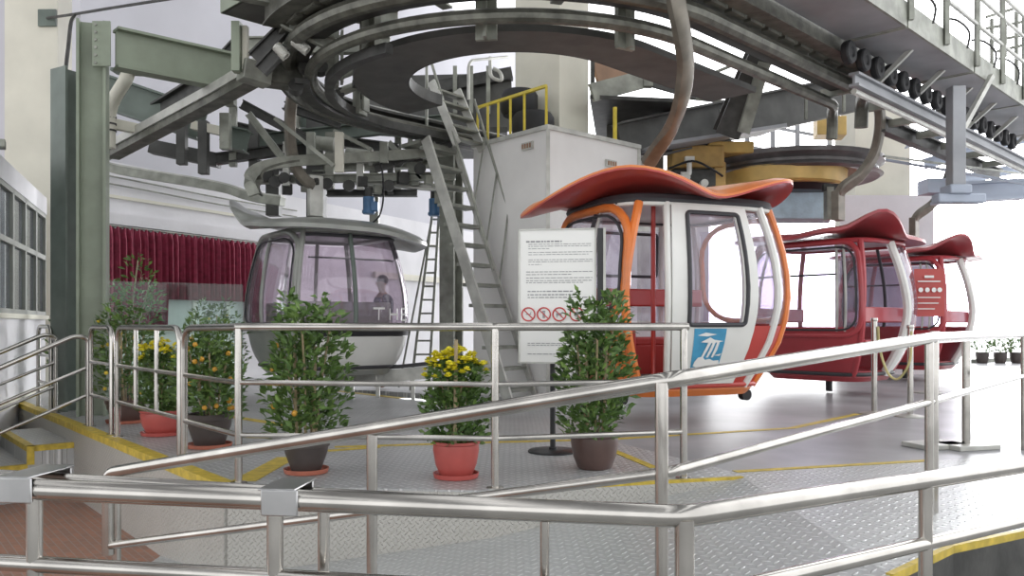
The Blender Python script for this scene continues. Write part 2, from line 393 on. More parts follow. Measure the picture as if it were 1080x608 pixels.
# left office with its band of windows
LA, LB = V((-4.95, 7.15, 0)), V((-7.27, 13.0, 0)); LD = (LB-LA).normalized(); LN = V((LD.y, -LD.x, 0))
LL = (LB-LA).length
def LP(s, z=0, o=0): return LA+LD*s+LN*o+V((0, 0, z))
def lpanel(name, s0, s1, z0, z1, m, o=0, th=.16, parent=None):
    p, q = LP(s0), LP(s1)
    g = G().prism([(p+LN*o).xy, (q+LN*o).xy, (q+LN*(o-th)).xy, (p+LN*(o-th)).xy], z0, z1).build(name, m, parent)
    return g if parent else struct(g)
lpanel('wall_left', 0, LL, LOW, 1.13, 'white')
lpanel('wall_left_upper', 0, LL, 2.73, 2.99, 'white', .02, .2)
lpanel('baseboard_left', 0, LL, .0, .12, 'cream', .02, .02)
lpanel('wall_left_back', 0, LL, .6, 3.0, 'dgreen', -1.6, .1)  # dark colour stands in for the unlit room behind the panes
lpanel('trim_sill', 0, LL, 1.10, 1.16, 'cream', .05, .2)
nb = 7; bw = LL/nb
for k in range(nb):
    fr = G(); s, e = k*bw, (k+1)*bw
    for sa, sb, za, zb in ((s, s+.05, 1.16, 2.73), (e-.05, e, 1.16, 2.73), (s, e, 1.16, 1.22), (s, e, 2.67, 2.73), (s, e, 2.02, 2.09)):
        p, q = LP(sa), LP(sb); fr.prism([(p+LN*.01).xy, (q+LN*.01).xy, (q-LN*.07).xy, (p-LN*.07).xy], za, zb)
    f = struct(fr.build('window_%d' % (k+4), 'frame'))
    lpanel('pane', s+.05, e-.05, 2.09, 2.67, 'officeglass', -.03, .008, f)
    lpanel('pane', s+.05, e-.05, 1.22, 2.02, 'officeglass', -.03, .008, f)
# cream wall column with a bracket plate and cable run
struct(G().prism([(-8.15, 13.4), (-7.27, 13.35), (-7.2, 14.6), (-8.2, 14.8)], LOW, 9.5).build('column_left', 'cream'))
struct(G().prism([(-16, 13.2), (-8.1, 13.45), (-8.1, 13.7), (-16, 13.6)], LOW, 9.5).build('wall_far_left', 'upper'))
b = thing('wall_bracket', 'dark square plate bolted high on cream column with long cable arm', 'bracket', P(50, 19, 13.3))
G().bar(P(50, 10, 13.33), P(50, 28, 13.33), .29, .05, (0, 1, 0)).build('plate', 'dgreen', b, bevel=.01)
G().tube(smooth([P(50, 19, 13.3), P(78, 15, 12.6), P(120, 8, 12.2), P(185, -2, 11.8), P(230, -8, 11.5)]), .022, 8).build('arm', 'dark', b)
G().tube(smooth([P(80, 15, 12.6), P(75, 24, 12.5), P(72, 50, 12.3), P(69, 78, 12.2), P(69, 96, 12.2)]), .028, 8).build('cable', 'dark', b)
# floodlight on the office roof
b = thing('floodlight', 'small grey floodlight box on office roof edge', 'light', LP(2.3, 2.98))
G().box(LP(2.3, 3.04, .08), (.12, .2, .09), .5).build('housing', 'gsteel', b, bevel=.01); G().bar(LP(2.3, 2.97), LP(2.3, 3.04), .03, .03).build('stem', 'dark', b)

# ============================================================ FOREGROUND RAILINGS
def panel_loop(t0, t1, ztop=1.0):
    return fillet([E(t0, 0), E(t0, ztop), E(t1, ztop), E(t1, 0)], .14)
def edge_panel(label, t0, t1, inner=()):
    r = thing('edge_railing', label, 'railing', E(t0), 0, 'railings along the platform edge')
    G().tube(panel_loop(t0, t1), .025, 12).build('hoop', 'steel', r)
    for z in (.65, .32): G().tube([E(t0, z), E(t1, z)], .018, 10).build('rail', 'steel', r)
    for t in inner: G().tube([E(t, .32), E(t, 1.0)], .018, 10).build('baluster', 'steel', r)
    for t in (t0, t1): G().lathe([(.05, 0), (.05, .006), (.026, .012)], E(t), 14).build('foot_flange', 'steel', r)
edge_panel('steel edge railing hoop with two inner balusters before yellow flowers', 1.145, 2.87, (1.72, 2.30))
edge_panel('short steel edge railing hoop beside stair top', 3.07, 3.86)
edge_panel('farthest steel edge railing hoop left of the stair opening', 5.75, 6.5)
r = thing('platform_railing', 'long three-rail steel railing in front of potted plants and notice board', 'railing', A0)
pts = fillet([E(1.05), E(1.05, 1.0), A0+V((0, 0, 1.01)), B0+V((0, 0, 1.012)), C0+V((0, 0, 1.01)), C0], .16)
hi = [E(1.05), E(1.05, .9)]
G().tube(fillet([E(1.05), E(1.05, 1.0), A0+V((0, 0, 1.01))], .16), .025, 12).build('hoop', 'steel', r)
G().tube(fillet([A0+V((-.02, .01, 1.01)), B0+V((0, 0, 1.012)), C0+V((.03, .01, 1.012))], .02, 2), .0265, 14).build('top_rail', 'steel', r)
for z in (.65, .31):
    G().tube([E(1.05, z), A0+V((0, 0, z))], .018, 10).build('rail', 'steel', r)
    G().tube([A0+V((0, 0, z)), B0+V((0, 0, z)), C0+V((0, 0, z))], .018, 10).build('rail', 'steel', r)
for p in (A0, B0, C0):
    G().tube([p, p+V((0, 0, 1.0))], .0245, 12).build('post', 'steel', r)
    G().lathe([(.055, 0), (.055, .006), (.026, .012)], p, 14).build('foot_flange', 'steel', r)
# ramp handrail
L0, L1, L2, L3 = P(114, 499, 4.4), P(707, 401, 2.9), P(980, 357, 4.5), P(1080, 352, 6.8)
L4 = L3+(L3-L2)*1.2
r = thing('ramp_handrail', 'steel handrail climbing the ramp across the picture', 'railing', (L1.x, L1.y, rz_(L1.x)))
DZ = V((0, 0, -.345))
G().tube(fillet([L0+DZ*1.25, L0, L1, L2, L3, L4], .06, 4), .031, 14).build('top_rail', 'steel', r)
G().tube(fillet([L0+DZ*1.12, L1+DZ*.93, L2+DZ, L3+DZ, L4+DZ], .05, 4), .02, 12).build('lower_rail', 'steel', r)
LL1 = L0+(L1-L0)*.573; 
for p in (L0+V((.03, .03, 0)), LL1, L1+V((-.03, 0, 0)), L2, L2+V((.055, .06, 0)), L3):
    zf = rz_(p.x) if p.x < 1.5 else 0
    G().tube([(p.x, p.y, zf), (p.x, p.y, p.z-.01)], .0235, 12).build('post', 'steel', r)
# nearer barrier: front rail, second rail clamped behind it
N0, N1, N2 = P(0, 515, 2.2), P(722, 545, 2.0), P(1080, 491, 3.0)
n0, n2 = N0+(N0-N1)*.5, N2+(N2-N1)*.4
r = thing('barrier_railing', 'nearest steel barrier railing with clamp plates along bottom of picture', 'railing', (N1.x, N1.y, LOW))
G().tube(fillet([n0, N1, n2], .05, 4), .028, 16).build('top_rail', 'steel', r)
dz = V((0, 0, -.195)); dz2 = V((0, 0, -.2))
G().tube(fillet([n0+dz, N1+dz2, n2+dz2], .05, 4), .0215, 14).build('lower_rail', 'steel', r)
for f, rr in ((.055, .02), (.425, .021), (1.0, .024)):
    p = N0+(N1-N0)*f
    G().tube([(p.x, p.y, LOW), (p.x, p.y, p.z-.008)], rr, 12).build('post', 'steel', r)
p = P(953, 509, 2.62); p = N1+(N2-N1)*.62
G().tube([(p.x, p.y, LOW), (p.x, p.y, p.z-.008)], .021, 12).build('post', 'steel', r)
k0, k1 = P(-60, 500, 2.36), P(612, 539, 2.10)
r2 = thing('rear_barrier_railing', 'second steel barrier rail clamped just behind the nearest one', 'railing', (k0.x, k0.y, LOW))
G().tube([k0, k1], .021, 14).build('top_rail', 'steel', r2)
for f in (.16, .625, .95):
    p = k0+(k1-k0)*f
    G().tube([(p.x, p.y, LOW), (p.x, p.y, p.z-.008)], .0155 if f < .9 else .012, 12).build('post', 'steel', r2)
for xpix in (25, 315):
    f = xpix/722; p = N0+(N1-N0)*f; q = k0+(k1-k0)*((xpix+60)/672.0)
    d = (N1-N0).normalized(); g = G(); hw = .048; rr = .031
    yb = q.y+.03; yf = p.y-rr; zt = max(p.z, q.z)+.03; R = Matrix.Rotation(math.atan2(d.y, d.x), 3, 'Z')
    g.box((p.x, (yf+yb)/2, zt), (hw*2, yb-yf, .006), R=R); g.box((p.x, yf, zt-.032), (hw*2, .006, .066), R=R); g.box((p.x, yb, zt-.032), (hw*2, .006, .066), R=R)
    g.build('clamp_plate', 'clamp', r, bevel=.003)
# stair handrails
def stair_rail(label, t, h=.89, s=1.9):
    r = thing('stair_handrail', label, 'handrail', E(t), 0, 'stair handrails')
    dv = EN+V((0, 0, -.42))
    top = E(t, h)
    G().tube(fillet([E(t), top+V((0, 0, .0)), top+EN*.12+V((0, 0, .02)), top+dv*s], .16), .025, 12).build('top_rail', 'steel', r)
    for dzz in (.30, .58):
        G().tube([E(t, h-dzz), E(t, h-dzz)+dv*s], .017, 10).build('rail', 'steel', r)
    G().tube([(top+dv*s).xy.to_3d()+V((0, 0, LOW)), top+dv*s], .024, 10).build('post', 'steel', r)
    G().lathe([(.05, 0), (.05, .006), (.026, .012)], E(t), 14).build('foot_flange', 'steel', r)
stair_rail('nearer of two sloping steel handrails on the left stair', 3.97)
stair_rail('farther of two sloping steel handrails, nearest the office wall', 5.5)
# ============================================================ POTS AND PLANTS
def leaf_pts(g, c, d, L, w, up):
    d = d.normalized(); s = d.cross(up); s = s.normalized() if s.length > 1e-4 else V((1, 0, 0)); n = s.cross(d).normalized()
    a, b, e = c, c+d*L*.5+n*w*.12, c+d*L-n*w*.15
    g.add([a, b+s*w*.5+n*w*.18, b, b-s*w*.5+n*w*.18, e], [(0, 1, 2), (0, 2, 3), (1, 4, 2), (2, 4, 3)])
def rdir(zmin=-.2, zmax=.9):
    a = random.uniform(0, 2*PI); z = random.uniform(zmin, zmax); r = math.sqrt(max(0, 1-z*z)); return V((r*math.cos(a), r*math.sin(a), z))
POTP = {'round': lambda r, h: [(r*.62, 0), (r*.66, .012), (r*.93, h*.62), (r*.97, h*.82), (r*1.03, h*.83), (r*1.04, h), (r*.95, h), (r*.92, h*.86), (0.001, h*.85)],
        'urn': lambda r, h: [(r*.66, 0), (r*.72, .01), (r*.9, h*.35), (r*1.0, h*.75), (r*.98, h*.9), (r*1.04, h*.93), (r*1.04, h), (r*.93, h), (r*.9, h*.86), (0.001, h*.85)]}
def pot(root, base, r, h, pm, saucer=None, kind='round'):
    b = V(base)
    if saucer:
        G().lathe([(r*.75, 0), (r*.95, .004), (r*1.0, .035), (r*.95, .035), (r*.9, .014), (.001, .012)], b, 28).build('saucer', saucer, root)
        b = b+V((0, 0, .014))
    p = G().lathe(POTP[kind](r, h), b, 32).build('pot', pm, root)
    G().lathe([(.001, h*.84), (r*.93, h*.84), (r*.8, h*.87), (.001, h*.89)], b, 20, cap=False).build('soil', 'soil', root)
    return b+V((0, 0, h*.86))
def foliage(root, cols, m, n, L, w, name='foliage', zmin=-.2):
    """cols: (centre, rx, height) upright columns of leaves"""
    g = G(); tot = sum(c[2]*c[1] for c in cols)
    for c, rx, h in cols:
        for i in range(int(n*c[2] if False else n*h*rx/tot)):
            f = random.random(); k = math.sin(PI*min(.97, .12+.88*f))**.55 if f < .9 else .45*(1-f)/.1+.12
            a = random.uniform(0, 2*PI); rr = rx*k*random.uniform(.3, 1)**.6
            p = V(c)+V((rr*math.cos(a), rr*math.sin(a), f*h))
            d = V((math.cos(a), math.sin(a), random.uniform(-.2, 1.0)))+rdir()*.6
            leaf_pts(g, p, d, L*random.uniform(.6, 1.15), w*random.uniform(.7, 1.15), rdir(.2, 1))
    return g.build(name, m, root)
def stems(root, base, tops, r=.008):
    for t in tops:
        G().tube(smooth([base+(V(t)-base).xy.to_3d()*.35, base+(V(t)-base)*.5+V((random.uniform(-.02, .02), 0, 0)), V(t)], 3), [r]*7 if False else r, 6).build('stem', 'stake', root)
def scatter(root, proto_bm, name, m, pts):
    first = None
    for p in pts:
        if first is None:
            first = proto_bm.build(name, m, root, local=True); o = first
        else:
            o = first.copy(); C.objects.link(o)
        o.location = V(p)-OFF[root.name]; o.rotation_euler = (random.uniform(-.4, .4), random.uniform(-.4, .4), random.uniform(0, 6))
def citrus(label, base, width, z0, z1, r, h, pm, saucer, seeds, n=1000, fruit=0, fm='fruit', lm='leaf', kind='round', group=None, stakes=0):
    random.seed(seeds); base = V(base)
    root = thing('potted_citrus', label, 'potted plant', base, 0, group)
    b = pot(root, base, r, h, pm, saucer, kind)
    cols = []
    for k in range(5):
        a = 2*PI*k/5+random.uniform(-.3, .3); q = width*.30
        cols.append((V((base.x+q*math.cos(a), base.y+q*math.sin(a), z0+random.uniform(-.05, .12))), width*.26, (z1-z0)*random.uniform(.74, 1.0)-.1))
    cols.append((V((base.x, base.y, z0)), width*.30, (z1-z0)*.92)); cols.append((V((base.x-width*.2, base.y-.04, z0+.1)), width*.2, (z1-z0)*.9)); cols.append((V((base.x+width*.2, base.y-.06, z0+.12)), width*.18, (z1-z0)-.12))
    foliage(root, cols, lm, n, .085, .036); foliage(root, cols, 'leaf2', int(n*.35), .08, .034, 'young_foliage')
    stems(root, b-V((0, 0, .02)), [c[0]+V((0, 0, c[2]*.85)) for c in cols[:6]])
    for k in range(stakes):
        x = (-.05, .06)[k % 2]; G().tube([b+V((x, -.05, -.03)), (b.x+x*1.3, b.y-.06, z1-.35)], .011, 7).build('stake', 'stake', root)
    if fruit:
        pts = []
        for k in range(fruit):
            a = random.uniform(PI, 2*PI); pts.append((base.x+width*.45*math.cos(a)*random.uniform(.5, 1), base.y+width*.45*math.sin(a), random.uniform(z0+.05, z0+(z1-z0)*.8)))
        scatter(root, G().ball((0, 0, 0), .021, 10), 'fruit', fm, pts)
    return root
def mums(label, base, width, z0, z1, r, h, pm, saucer, seed, nfl=70, stake=True):
    random.seed(seed); base = V(base); root = thing('potted_chrysanthemum', label, 'potted plant', base, 0, 'yellow flowers in pots')
    b = pot(root, base, r, h, pm, saucer, 'urn')
    hh = z1-z0
    cols = [(V((base.x+width*.24*math.cos(a), base.y+width*.24*math.sin(a), z0)), width*.3, hh*.85) for a in [k*PI/3 for k in range(6)]]+[(V((base.x, base.y, z0)), width*.3, hh*.9)]
    foliage(root, cols, 'leaf', 1500, .058, .036); foliage(root, cols, 'leaf2', 300, .055, .034, 'young_foliage')
    stems(root, b-V((0, 0, .02)), [c[0]+V((0, 0, c[2]*.8)) for c in cols], .005)
    g = G()
    for ring, (nn, rr, zz) in enumerate(((10, .030, 0.0), (8, .020, .008))):
        for k in range(nn):
            a = 2*PI*k/nn+ring*.3; d = V((math.cos(a), math.sin(a), .25+ring*.5)).normalized(); s = V((-math.sin(a), math.cos(a), 0))
            g.add([(0, 0, zz), d*rr*.6+s*.009+V((0, 0, zz)), d*rr+V((0, 0, zz)), d*rr*.6-s*.009+V((0, 0, zz))], [(0, 1, 2, 3)])
    g.ball((0, 0, .008), (.009, .009, .006), 7)
    pts = []
    for k in range(nfl):
        a = random.uniform(0, 2*PI); f = math.sqrt(random.random())
        if math.sin(a) > .3 and random.random() < .6: a = -a
        pts.append((base.x+width*.5*f*math.cos(a), base.y+width*.5*f*math.sin(a), z1-.02-.17*f**2*random.uniform(.3, 1.3)+random.uniform(-.03, .03)))
    scatter(root, g, 'flower', 'flower', pts)
    if stake: G().tube([b+V((0, -width*.3, -.05)), (b.x+.01, b.y-width*.32, z1+.05)], .012, 7).build('stake', 'stake', root)
    return root
def zat(y, d): return EYE-(y-HY)/F*d
p = FL(323, 499); d = p.y
citrus('tall leafy bush in dark pot with red saucer, left of flowers', p, .56, .24, zat(312, d), .155, .21, 'darkpot', 'terra', 11, 1250, 4, 'fruit', stakes=2)
p = FL(481, 504); d = p.y
mums('yellow chrysanthemums in red pot on saucer, at centre behind railing', p, .44, .22, zat(366, d), .155, .235, 'redpot', 'redpot', 5, 98)
p = FL(627, 494); d = p.y
citrus('tall leafy bush in brown pot in front of notice board', p, .53, .24, zat(309, d), .17, .25, 'brownpot', None, 23, 1350, 0, stakes=2, kind='urn')
p = FL(221, 472); d = p.y
citrus('kumquat bush with orange fruit in dark pot and terracotta saucer', p, .56, .26, zat(336, d), .185, .27, 'darkpot', 'terra', 31, 1000, 16, 'fruit', stakes=1)
p = FL(171, 459); d = p.y
mums('yellow chrysanthemums in red pot behind the hooped railing', p, .48, .2, zat(358, d), .19, .22, 'redpot', 'redpot', 8, 75, False)
p = FL(133, 446); d = p.y
citrus('loose green bush in brown pot with red saucer behind hooped railing', p, .6, .25, zat(318, d), .2, .23, 'brownpot', 'terra', 37, 800, 14, 'yfruit', stakes=1)
p = FL(84, 420); d = p.y
citrus('tall sparse fruiting bush in brown pot beside stair top', p, .75, .3, zat(322, d), .2, .26, 'brownpot', None, 41, 900, 16, 'yfruit')
citrus('dense fruiting bush standing before the red curtain', (-4.15, 11.75, 0), .8, .3, zat(316, 11.75), .2, .26, 'brownpot', None, 47, 900, 16, 'yfruit')
# tall thin shrub before the green column
random.seed(3); base = V((-4.95, 10.7, 0)); root = thing('potted_shrub', 'tall thin pale green shrub in front of green column', 'potted plant', base)
b = pot(root, base, .2, .26, 'brownpot', None)
cc = [(V((base.x+.1, base.y, .5)), .35, 1.0), (V((base.x+.15, base.y, 1.2)), .22, .72), (V((base.x-.3, base.y, 1.2)), .28, .45), (V((base.x+.3, base.y, .9)), .2, .7)]
foliage(root, cc, 'leaf2', 520, .1, .04); stems(root, b-V((0, 0, .02)), [c[0]+V((0, 0, c[2]*.9)) for c in cc], .01)
gb = thing('glass_barrier', 'low greenish clear glass barrier behind the left potted plants', 'glass panel', (-4.4, 10.6, 0))
ga, gb2 = V((-5.0, 9.95, 0)), V((-3.55, 11.0, 0)); gn = (gb2-ga).normalized(); gn = V((gn.y, -gn.x, 0))
G().prism([ga.xy, gb2.xy, (gb2+gn*.012).xy, (ga+gn*.012).xy], .08, 1.55).build('pane', 'clearglass', gb)
G().bar(ga+V((0, 0, .04)), gb2+V((0, 0, .04)), .05, .08).build('bottom_channel', 'lsteel', gb)
# ============================================================ NOTICE BOARD
bp = FL(583, 477); d = bp.y
sg = thing('notice_stand', 'white framed notice board on black pole stand behind railing', 'sign', bp)
G().lathe([(.2, 0), (.2, .012), (.19, .018), (.03, .022), (.03, .04), (.001, .04)], bp, 36).build('base_disc', 'blackp', sg)
G().tube([bp+V((0, 0, .02)), bp+V((0, 0, 1.72))], .022, 12).build('pole', 'blackp', sg)
bx0, bx1 = P(547, 246, d-.02), P(629, 241, d-.12); zt, zb = 1.79, .715
def SB(u, v, o=0):
    q = bx0+(bx1-bx0)*u; n = V((bx1-bx0)).cross(V((0, 0, 1))); n.z = 0; n.normalize()
    return V((q.x, q.y, zb+(zt-zb)*v))+n*o
pn = G().prism([SB(0, 0, .01).xy, SB(1, 0, .01).xy, SB(1, 0, -.02).xy, SB(0, 0, -.02).xy], zb, zt).build('panel', 'signw', sg)
fr = G()
for u0, u1, v0, v1 in ((0, 1, 0, .012), (0, 1, .988, 1), (0, .02, 0, 1), (.98, 1, 0, 1)):
    fr.prism([SB(u0, 0, .018).xy, SB(u1, 0, .018).xy, SB(u1, 0, -.025).xy, SB(u0, 0, -.025).xy], zb+(zt-zb)*v0, zb+(zt-zb)*v1)
fr.build('frame', 'lsteel', sg)
G().bar(SB(1.05, 0, -.02), SB(1.05, 1, -.02), .045, .03, (0, 1, 0)).build('side_post', 'blackp', sg); G().bar(SB(1.10, 0, -.01), SB(1.10, 1, -.01), .02, .03, (0, 1, 0)).build('side_post', 'lsteel', sg)
random.seed(12)
def textline(tx, v, u0, u1, h):
    u = u0
    while u < u1-.01:
        wd = min(random.uniform(.02, .075), u1-u)
        tx.prism([SB(u, v, .012).xy, SB(u+wd, v, .012).xy, SB(u+wd, v, .01).xy, SB(u, v, .01).xy], zb+(zt-zb)*v-h/2, zb+(zt-zb)*v+h/2); u += wd+.012
for nm_, rows in (('heading', ((.905, .1, .56, .013),)), ('paragraph', ((.885, .13, .95, .005), (.87, .13, .95, .005), (.852, .13, .4, .005))), ('paragraph', ((.825, .13, .95, .005), (.808, .13, .9, .005))), ('paragraph', ((.77, .13, .95, .005), (.755, .13, .95, .005), (.735, .13, .3, .005))),
                  ('paragraph', ((.68, .1, .95, .006), (.66, .1, .7, .006))), ('paragraph', ((.635, .1, .95, .006), (.615, .1, .95, .006), (.60, .1, .85, .006))), ('paragraph', ((.535, .12, .7, .010), (.51, .12, .75, .010), (.49, .12, .95, .008))), ('paragraph', ((.15, .12, .8, .006), (.135, .12, .75, .006))), ('footnote', ((.07, .12, .9, .007),))):
    tx = G()
    for r_ in rows: textline(tx, *r_)
    tx.build(nm_, 'ink', sg)
# four prohibition pictograms
nrm = (SB(0, 0, 1)-SB(0, 0, 0)).normalized(); ud = (SB(1, 0)-SB(0, 0)).normalized()
for k, u in enumerate((.13, .33, .53, .75)):
    c = SB(u, .365, .013); R = .052; g = G()
    ring = [c+ud*R*math.cos(a)+V((0, 0, R*math.sin(a))) for a in [2*PI*i/28 for i in range(28)]]
    g.tube(ring, .006, 6, closed=True); g.bar(c+ud*-.034+V((0, 0, .034)), c+ud*.034+V((0, 0, -.034)), .008, .004, nrm)
    o = g.build('prohibition_ring', 'pred', sg)
    h = G()
    if k == 0: h.bar(c+ud*-.02, c+ud*.02, .008, .002, nrm); h.bar(c+ud*.015+V((0, 0, .0)), c+ud*.022+V((0, 0, .02)), .004, .002, nrm)
    elif k == 1: h.bar(c+V((0, 0, -.03)), c+V((0, 0, .012)), .02, .002, nrm); h.bar(c+ud*-.012+V((0, 0, .022)), c+ud*.012+V((0, 0, .022)), .014, .002, nrm)
    elif k == 2: h.bar(c+ud*-.025, c+ud*.018, .02, .002, nrm); h.bar(c+ud*-.02+V((0, 0, -.025)), c+ud*-.02, .006, .002, nrm); h.bar(c+ud*.014+V((0, 0, -.025)), c+ud*.014, .006, .002, nrm); h.bar(c+ud*.018+V((0, 0, .012)), c+ud*.03+V((0, 0, .012)), .012, .002, nrm)
    else: h.bar(c+V((0, 0, -.02)), c+V((0, 0, .02)), .03, .002, nrm)
    h.build('pictogram', 'ink', o)
# ============================================================ CABINS
class Cab:
    """hull of a cabin: s runs round the four sides (0-1 near side, 1-2 right end, 2-3 far side, 3-4 left end), h is height 0..1"""
    PROF = [(0, .70), (.1, .80), (.25, .92), (.42, .99), (.55, 1.0), (.7, .975), (.85, .92), (1.0, .84)]
    def __init__(s, a, b, H, n=4.5): s.a, s.b, s.H, s.n = a, b, H, n
    def f(s, h):
        h = max(0, min(1, h)); q = s.PROF
        for (h0, f0), (h1, f1) in zip(q[:-1], q[1:]):
            if h <= h1:
                t = (h-h0)/(h1-h0); return f0+(f1-f0)*t
        return q[-1][1]
    def S(s, t, h, o=0.0):
        t = t % 4; k = int(t); r = t-k
        x, y = [(-1+2*r, -1), (1, -1+2*r), (1-2*r, 1), (-1, 1-2*r)][k]
        q = (abs(x)**s.n+abs(y)**s.n)**(-1/s.n); f = (s.f(h-.03)+2*s.f(h)+s.f(h+.03))/4
        p = V((x*q*s.a*f, y*q*s.b*f, h*s.H)); nrm = V((p.x/s.a**2, p.y/s.b**2, 0)).normalized()
        return p+nrm*o
    def patch(s, g, t0, t1, h0, h1, th=.03, o=0.0, nx=10, nz=10):
        vs = []; fs = []
        for j in range(nz+1):
            for i in range(nx+1):
                for q in (o, o-th): vs.append(s.S(t0+(t1-t0)*i/nx, h0+(h1-h0)*j/nz, q))
        I = lambda i, j, k: (j*(nx+1)+i)*2+k
        for j in range(nz):
            for i in range(nx):
                fs += [(I(i, j, 0), I(i+1, j, 0), I(i+1, j+1, 0), I(i, j+1, 0)), (I(i, j+1, 1), I(i+1, j+1, 1), I(i+1, j, 1), I(i, j, 1))]
        for i in range(nx):
            fs += [(I(i, 0, 1), I(i+1, 0, 1), I(i+1, 0, 0), I(i, 0, 0)), (I(i, nz, 0), I(i+1, nz, 0), I(i+1, nz, 1), I(i, nz, 1))]
        for j in range(nz):
            fs += [(I(0, j, 0), I(0, j+1, 0), I(0, j+1, 1), I(0, j, 1)), (I(nx, j, 1), I(nx, j+1, 1), I(nx, j+1, 0), I(nx, j, 0))]
        return g.add(vs, fs)
    def path(s, pts, o=0.0, n=8): return [s.S(t, h, o) for t, h in [(a[0]+(b[0]-a[0])*k/n, a[1]+(b[1]-a[1])*k/n) for a, b in zip(pts[:-1], pts[1:]) for k in range(n)]+[pts[-1]]]
    def loop(s, t0, t1, h0, h1, rt=.08, rh=.05, o=0.0, slant=0.0):
        c = []; 
        for (ct, ch, a0) in ((t1-rt, h0+rh, -90), (t1-rt, h1-rh, 0), (t0+rt, h1-rh, 90), (t0+rt, h0+rh, 180)):
            for k in range(6):
                a = math.radians(a0+18*k); c.append((ct+rt*math.cos(a), ch+rh*math.sin(a)))
        q = []
        for a, b in zip(c, c[1:]+c[:1]):
            n = max(1, int(max(abs(a[0]-b[0])*14, abs(a[1]-b[1])*12)))
            q += [(a[0]+(b[0]-a[0])*k/n, a[1]+(b[1]-a[1])*k/n) for k in range(n)]
        return [s.S(t+slant*(h1-h)*0, h, o) for t, h in q]
def canopy_fn(ctrl, zc):
    ctrl = sorted(ctrl)
    def at(phi):
        n = len(ctrl)
        for i in range(n):
            p1, r1, z1 = ctrl[i]; p2, r2, z2 = ctrl[(i+1) % n]
            if p2 <= p1: p2 += 360
            q = phi if phi >= ctrl[0][0] else phi+360
            if p1 <= q <= p2:
                t = (q-p1)/(p2-p1); t = t*t*(3-2*t); return r1+(r2-r1)*t, z1+(z2-z1)*t
        return ctrl[0][1:]
    return at
def canopy(root, cab, ctrl, zc, mtop, mund, z0, th=.04, pw=2.2):
    at = canopy_fn(ctrl, zc); nr, na = 14, 72
    def pt(i, k, dz):
        r, z = at(360*k/na); f = i/nr; a = 2*PI*k/na
        return V((r*f*math.cos(a), r*f*math.sin(a), z0+zc*(1-f**2.2)+z*f**pw+dz*(1-.55*(f > .99))))
    for name, m, d0, d1 in (('canopy', mtop, .045, .0), ('canopy_underside', mund, -.002, -th)):
        g = G(); vs = []; fs = []
        for dz in (d0, d1): vs += [pt(max(i, .05), k, dz)*1 for i in range(nr+1) for k in range(na)]
        o = (nr+1)*na
        for i in range(nr):
            for k in range(na):
                j = (k+1) % na
                fs += [(i*na+k, (i+1)*na+k, (i+1)*na+j, i*na+j), (o+i*na+j, o+(i+1)*na+j, o+(i+1)*na+k, o+i*na+k)]
        for k in range(na):
            j = (k+1) % na; fs += [(nr*na+k, o+nr*na+k, o+nr*na+j, nr*na+j)]
        fs += [tuple(range(na)), tuple(range(o, o+na))[::-1]]
        g.add(vs, fs).build(name, m, root, local=True, smooth=.9)
def hanger(root, pts, w=.07, t=.10, m='arm'):
    """curved hanger arm, given in the cabin's own frame"""
    q = smooth(pts, 7); t_ = t
    g = G(); vs = []; fs = []; n = 8; m_ = len(q)
    for i in range(m_):
        tt = (q[min(i+1, m_-1)]-q[max(i-1, 0)]).normalized(); y = V((-tt.z, 0, tt.x)) if False else None
        b = tt.cross(V((0, 1, 0))); b = b.normalized() if b.length > 1e-3 else V((1, 0, 0)); c = b.cross(tt).normalized()
        for sx, sy in ((-1, -.7), (-.7, -1), (.7, -1), (1, -.7), (1, .7), (.7, 1), (-.7, 1), (-1, .7)): vs.append(q[i]+b*sx*t_*.5+c*sy*w*.5)
    for i in range(m_-1): fs += [(i*n+k, i*n+(k+1) % n, (i+1)*n+(k+1) % n, (i+1)*n+k) for k in range(n)]
    fs += [tuple(range(n))[::-1], tuple((m_-1)*n+k for k in range(n))]
    return g.add(vs, fs).build('hanger_arm', m, root, local=True)
L_ = dict(local=True)
def base_pan(root, c, m, trim):
    g = G(); n = 64
    for (h0, h1, o) in ((-.06, .035, .0),):
        vs = [c.S(4*k/n, 0, o)+V((0, 0, z)) for z in (-.09, -.03, .06) for k in range(n)]
        vs = [V((p.x*(.93 if i < n else 1), p.y*(.93 if i < n else 1), p.z)) for i, p in enumerate(vs)]
        g.add(vs, [(r*n+k, r*n+(k+1) % n, (r+1)*n+(k+1) % n, (r+1)*n+k) for r in range(2) for k in range(n)]+[tuple(range(n))[::-1], tuple(range(2*n, 3*n))])
    g.build('base', m, root, **L_)
    G().tube([c.S(4*k/n, .01, .015) for k in range(n)], .028, 8, closed=True).build('bumper', trim, root, **L_)
def roof_ring(root, c, m, dark):
    G().tube([c.S(4*k/64, 1.0, -.01) for k in range(64)], .035, 8, closed=True).build('roof_ring', m, root, **L_)
    n = 64; G().add([c.S(4*k/n, 1.0, -.01)+V((0, 0, z)) for z in (0, .02) for k in range(n)], [tuple(range(n))[::-1], tuple(range(n, 2*n))]+[(k, (k+1) % n, n+(k+1) % n, n+k) for k in range(n)]).build('ceiling_panel', dark, root, **L_)
def skin_bars(root, c, name, m, paths, r, o=0.0):
    for p in paths: G().tube(c.path(p, o), r, 8).build(name, m, root, **L_)
def panel(root, c, name, m, *a, **k): return c.patch(G(), *a, **k).build(name, m, root, **L_)
def gasket(root, c, m, t0, t1, h0, h1, r=.02, o=.004, name='window_frame', **k): return G().tube(c.loop(t0, t1, h0, h1, o=o, **k), r, 8, closed=True).build(name, m, root, **L_)
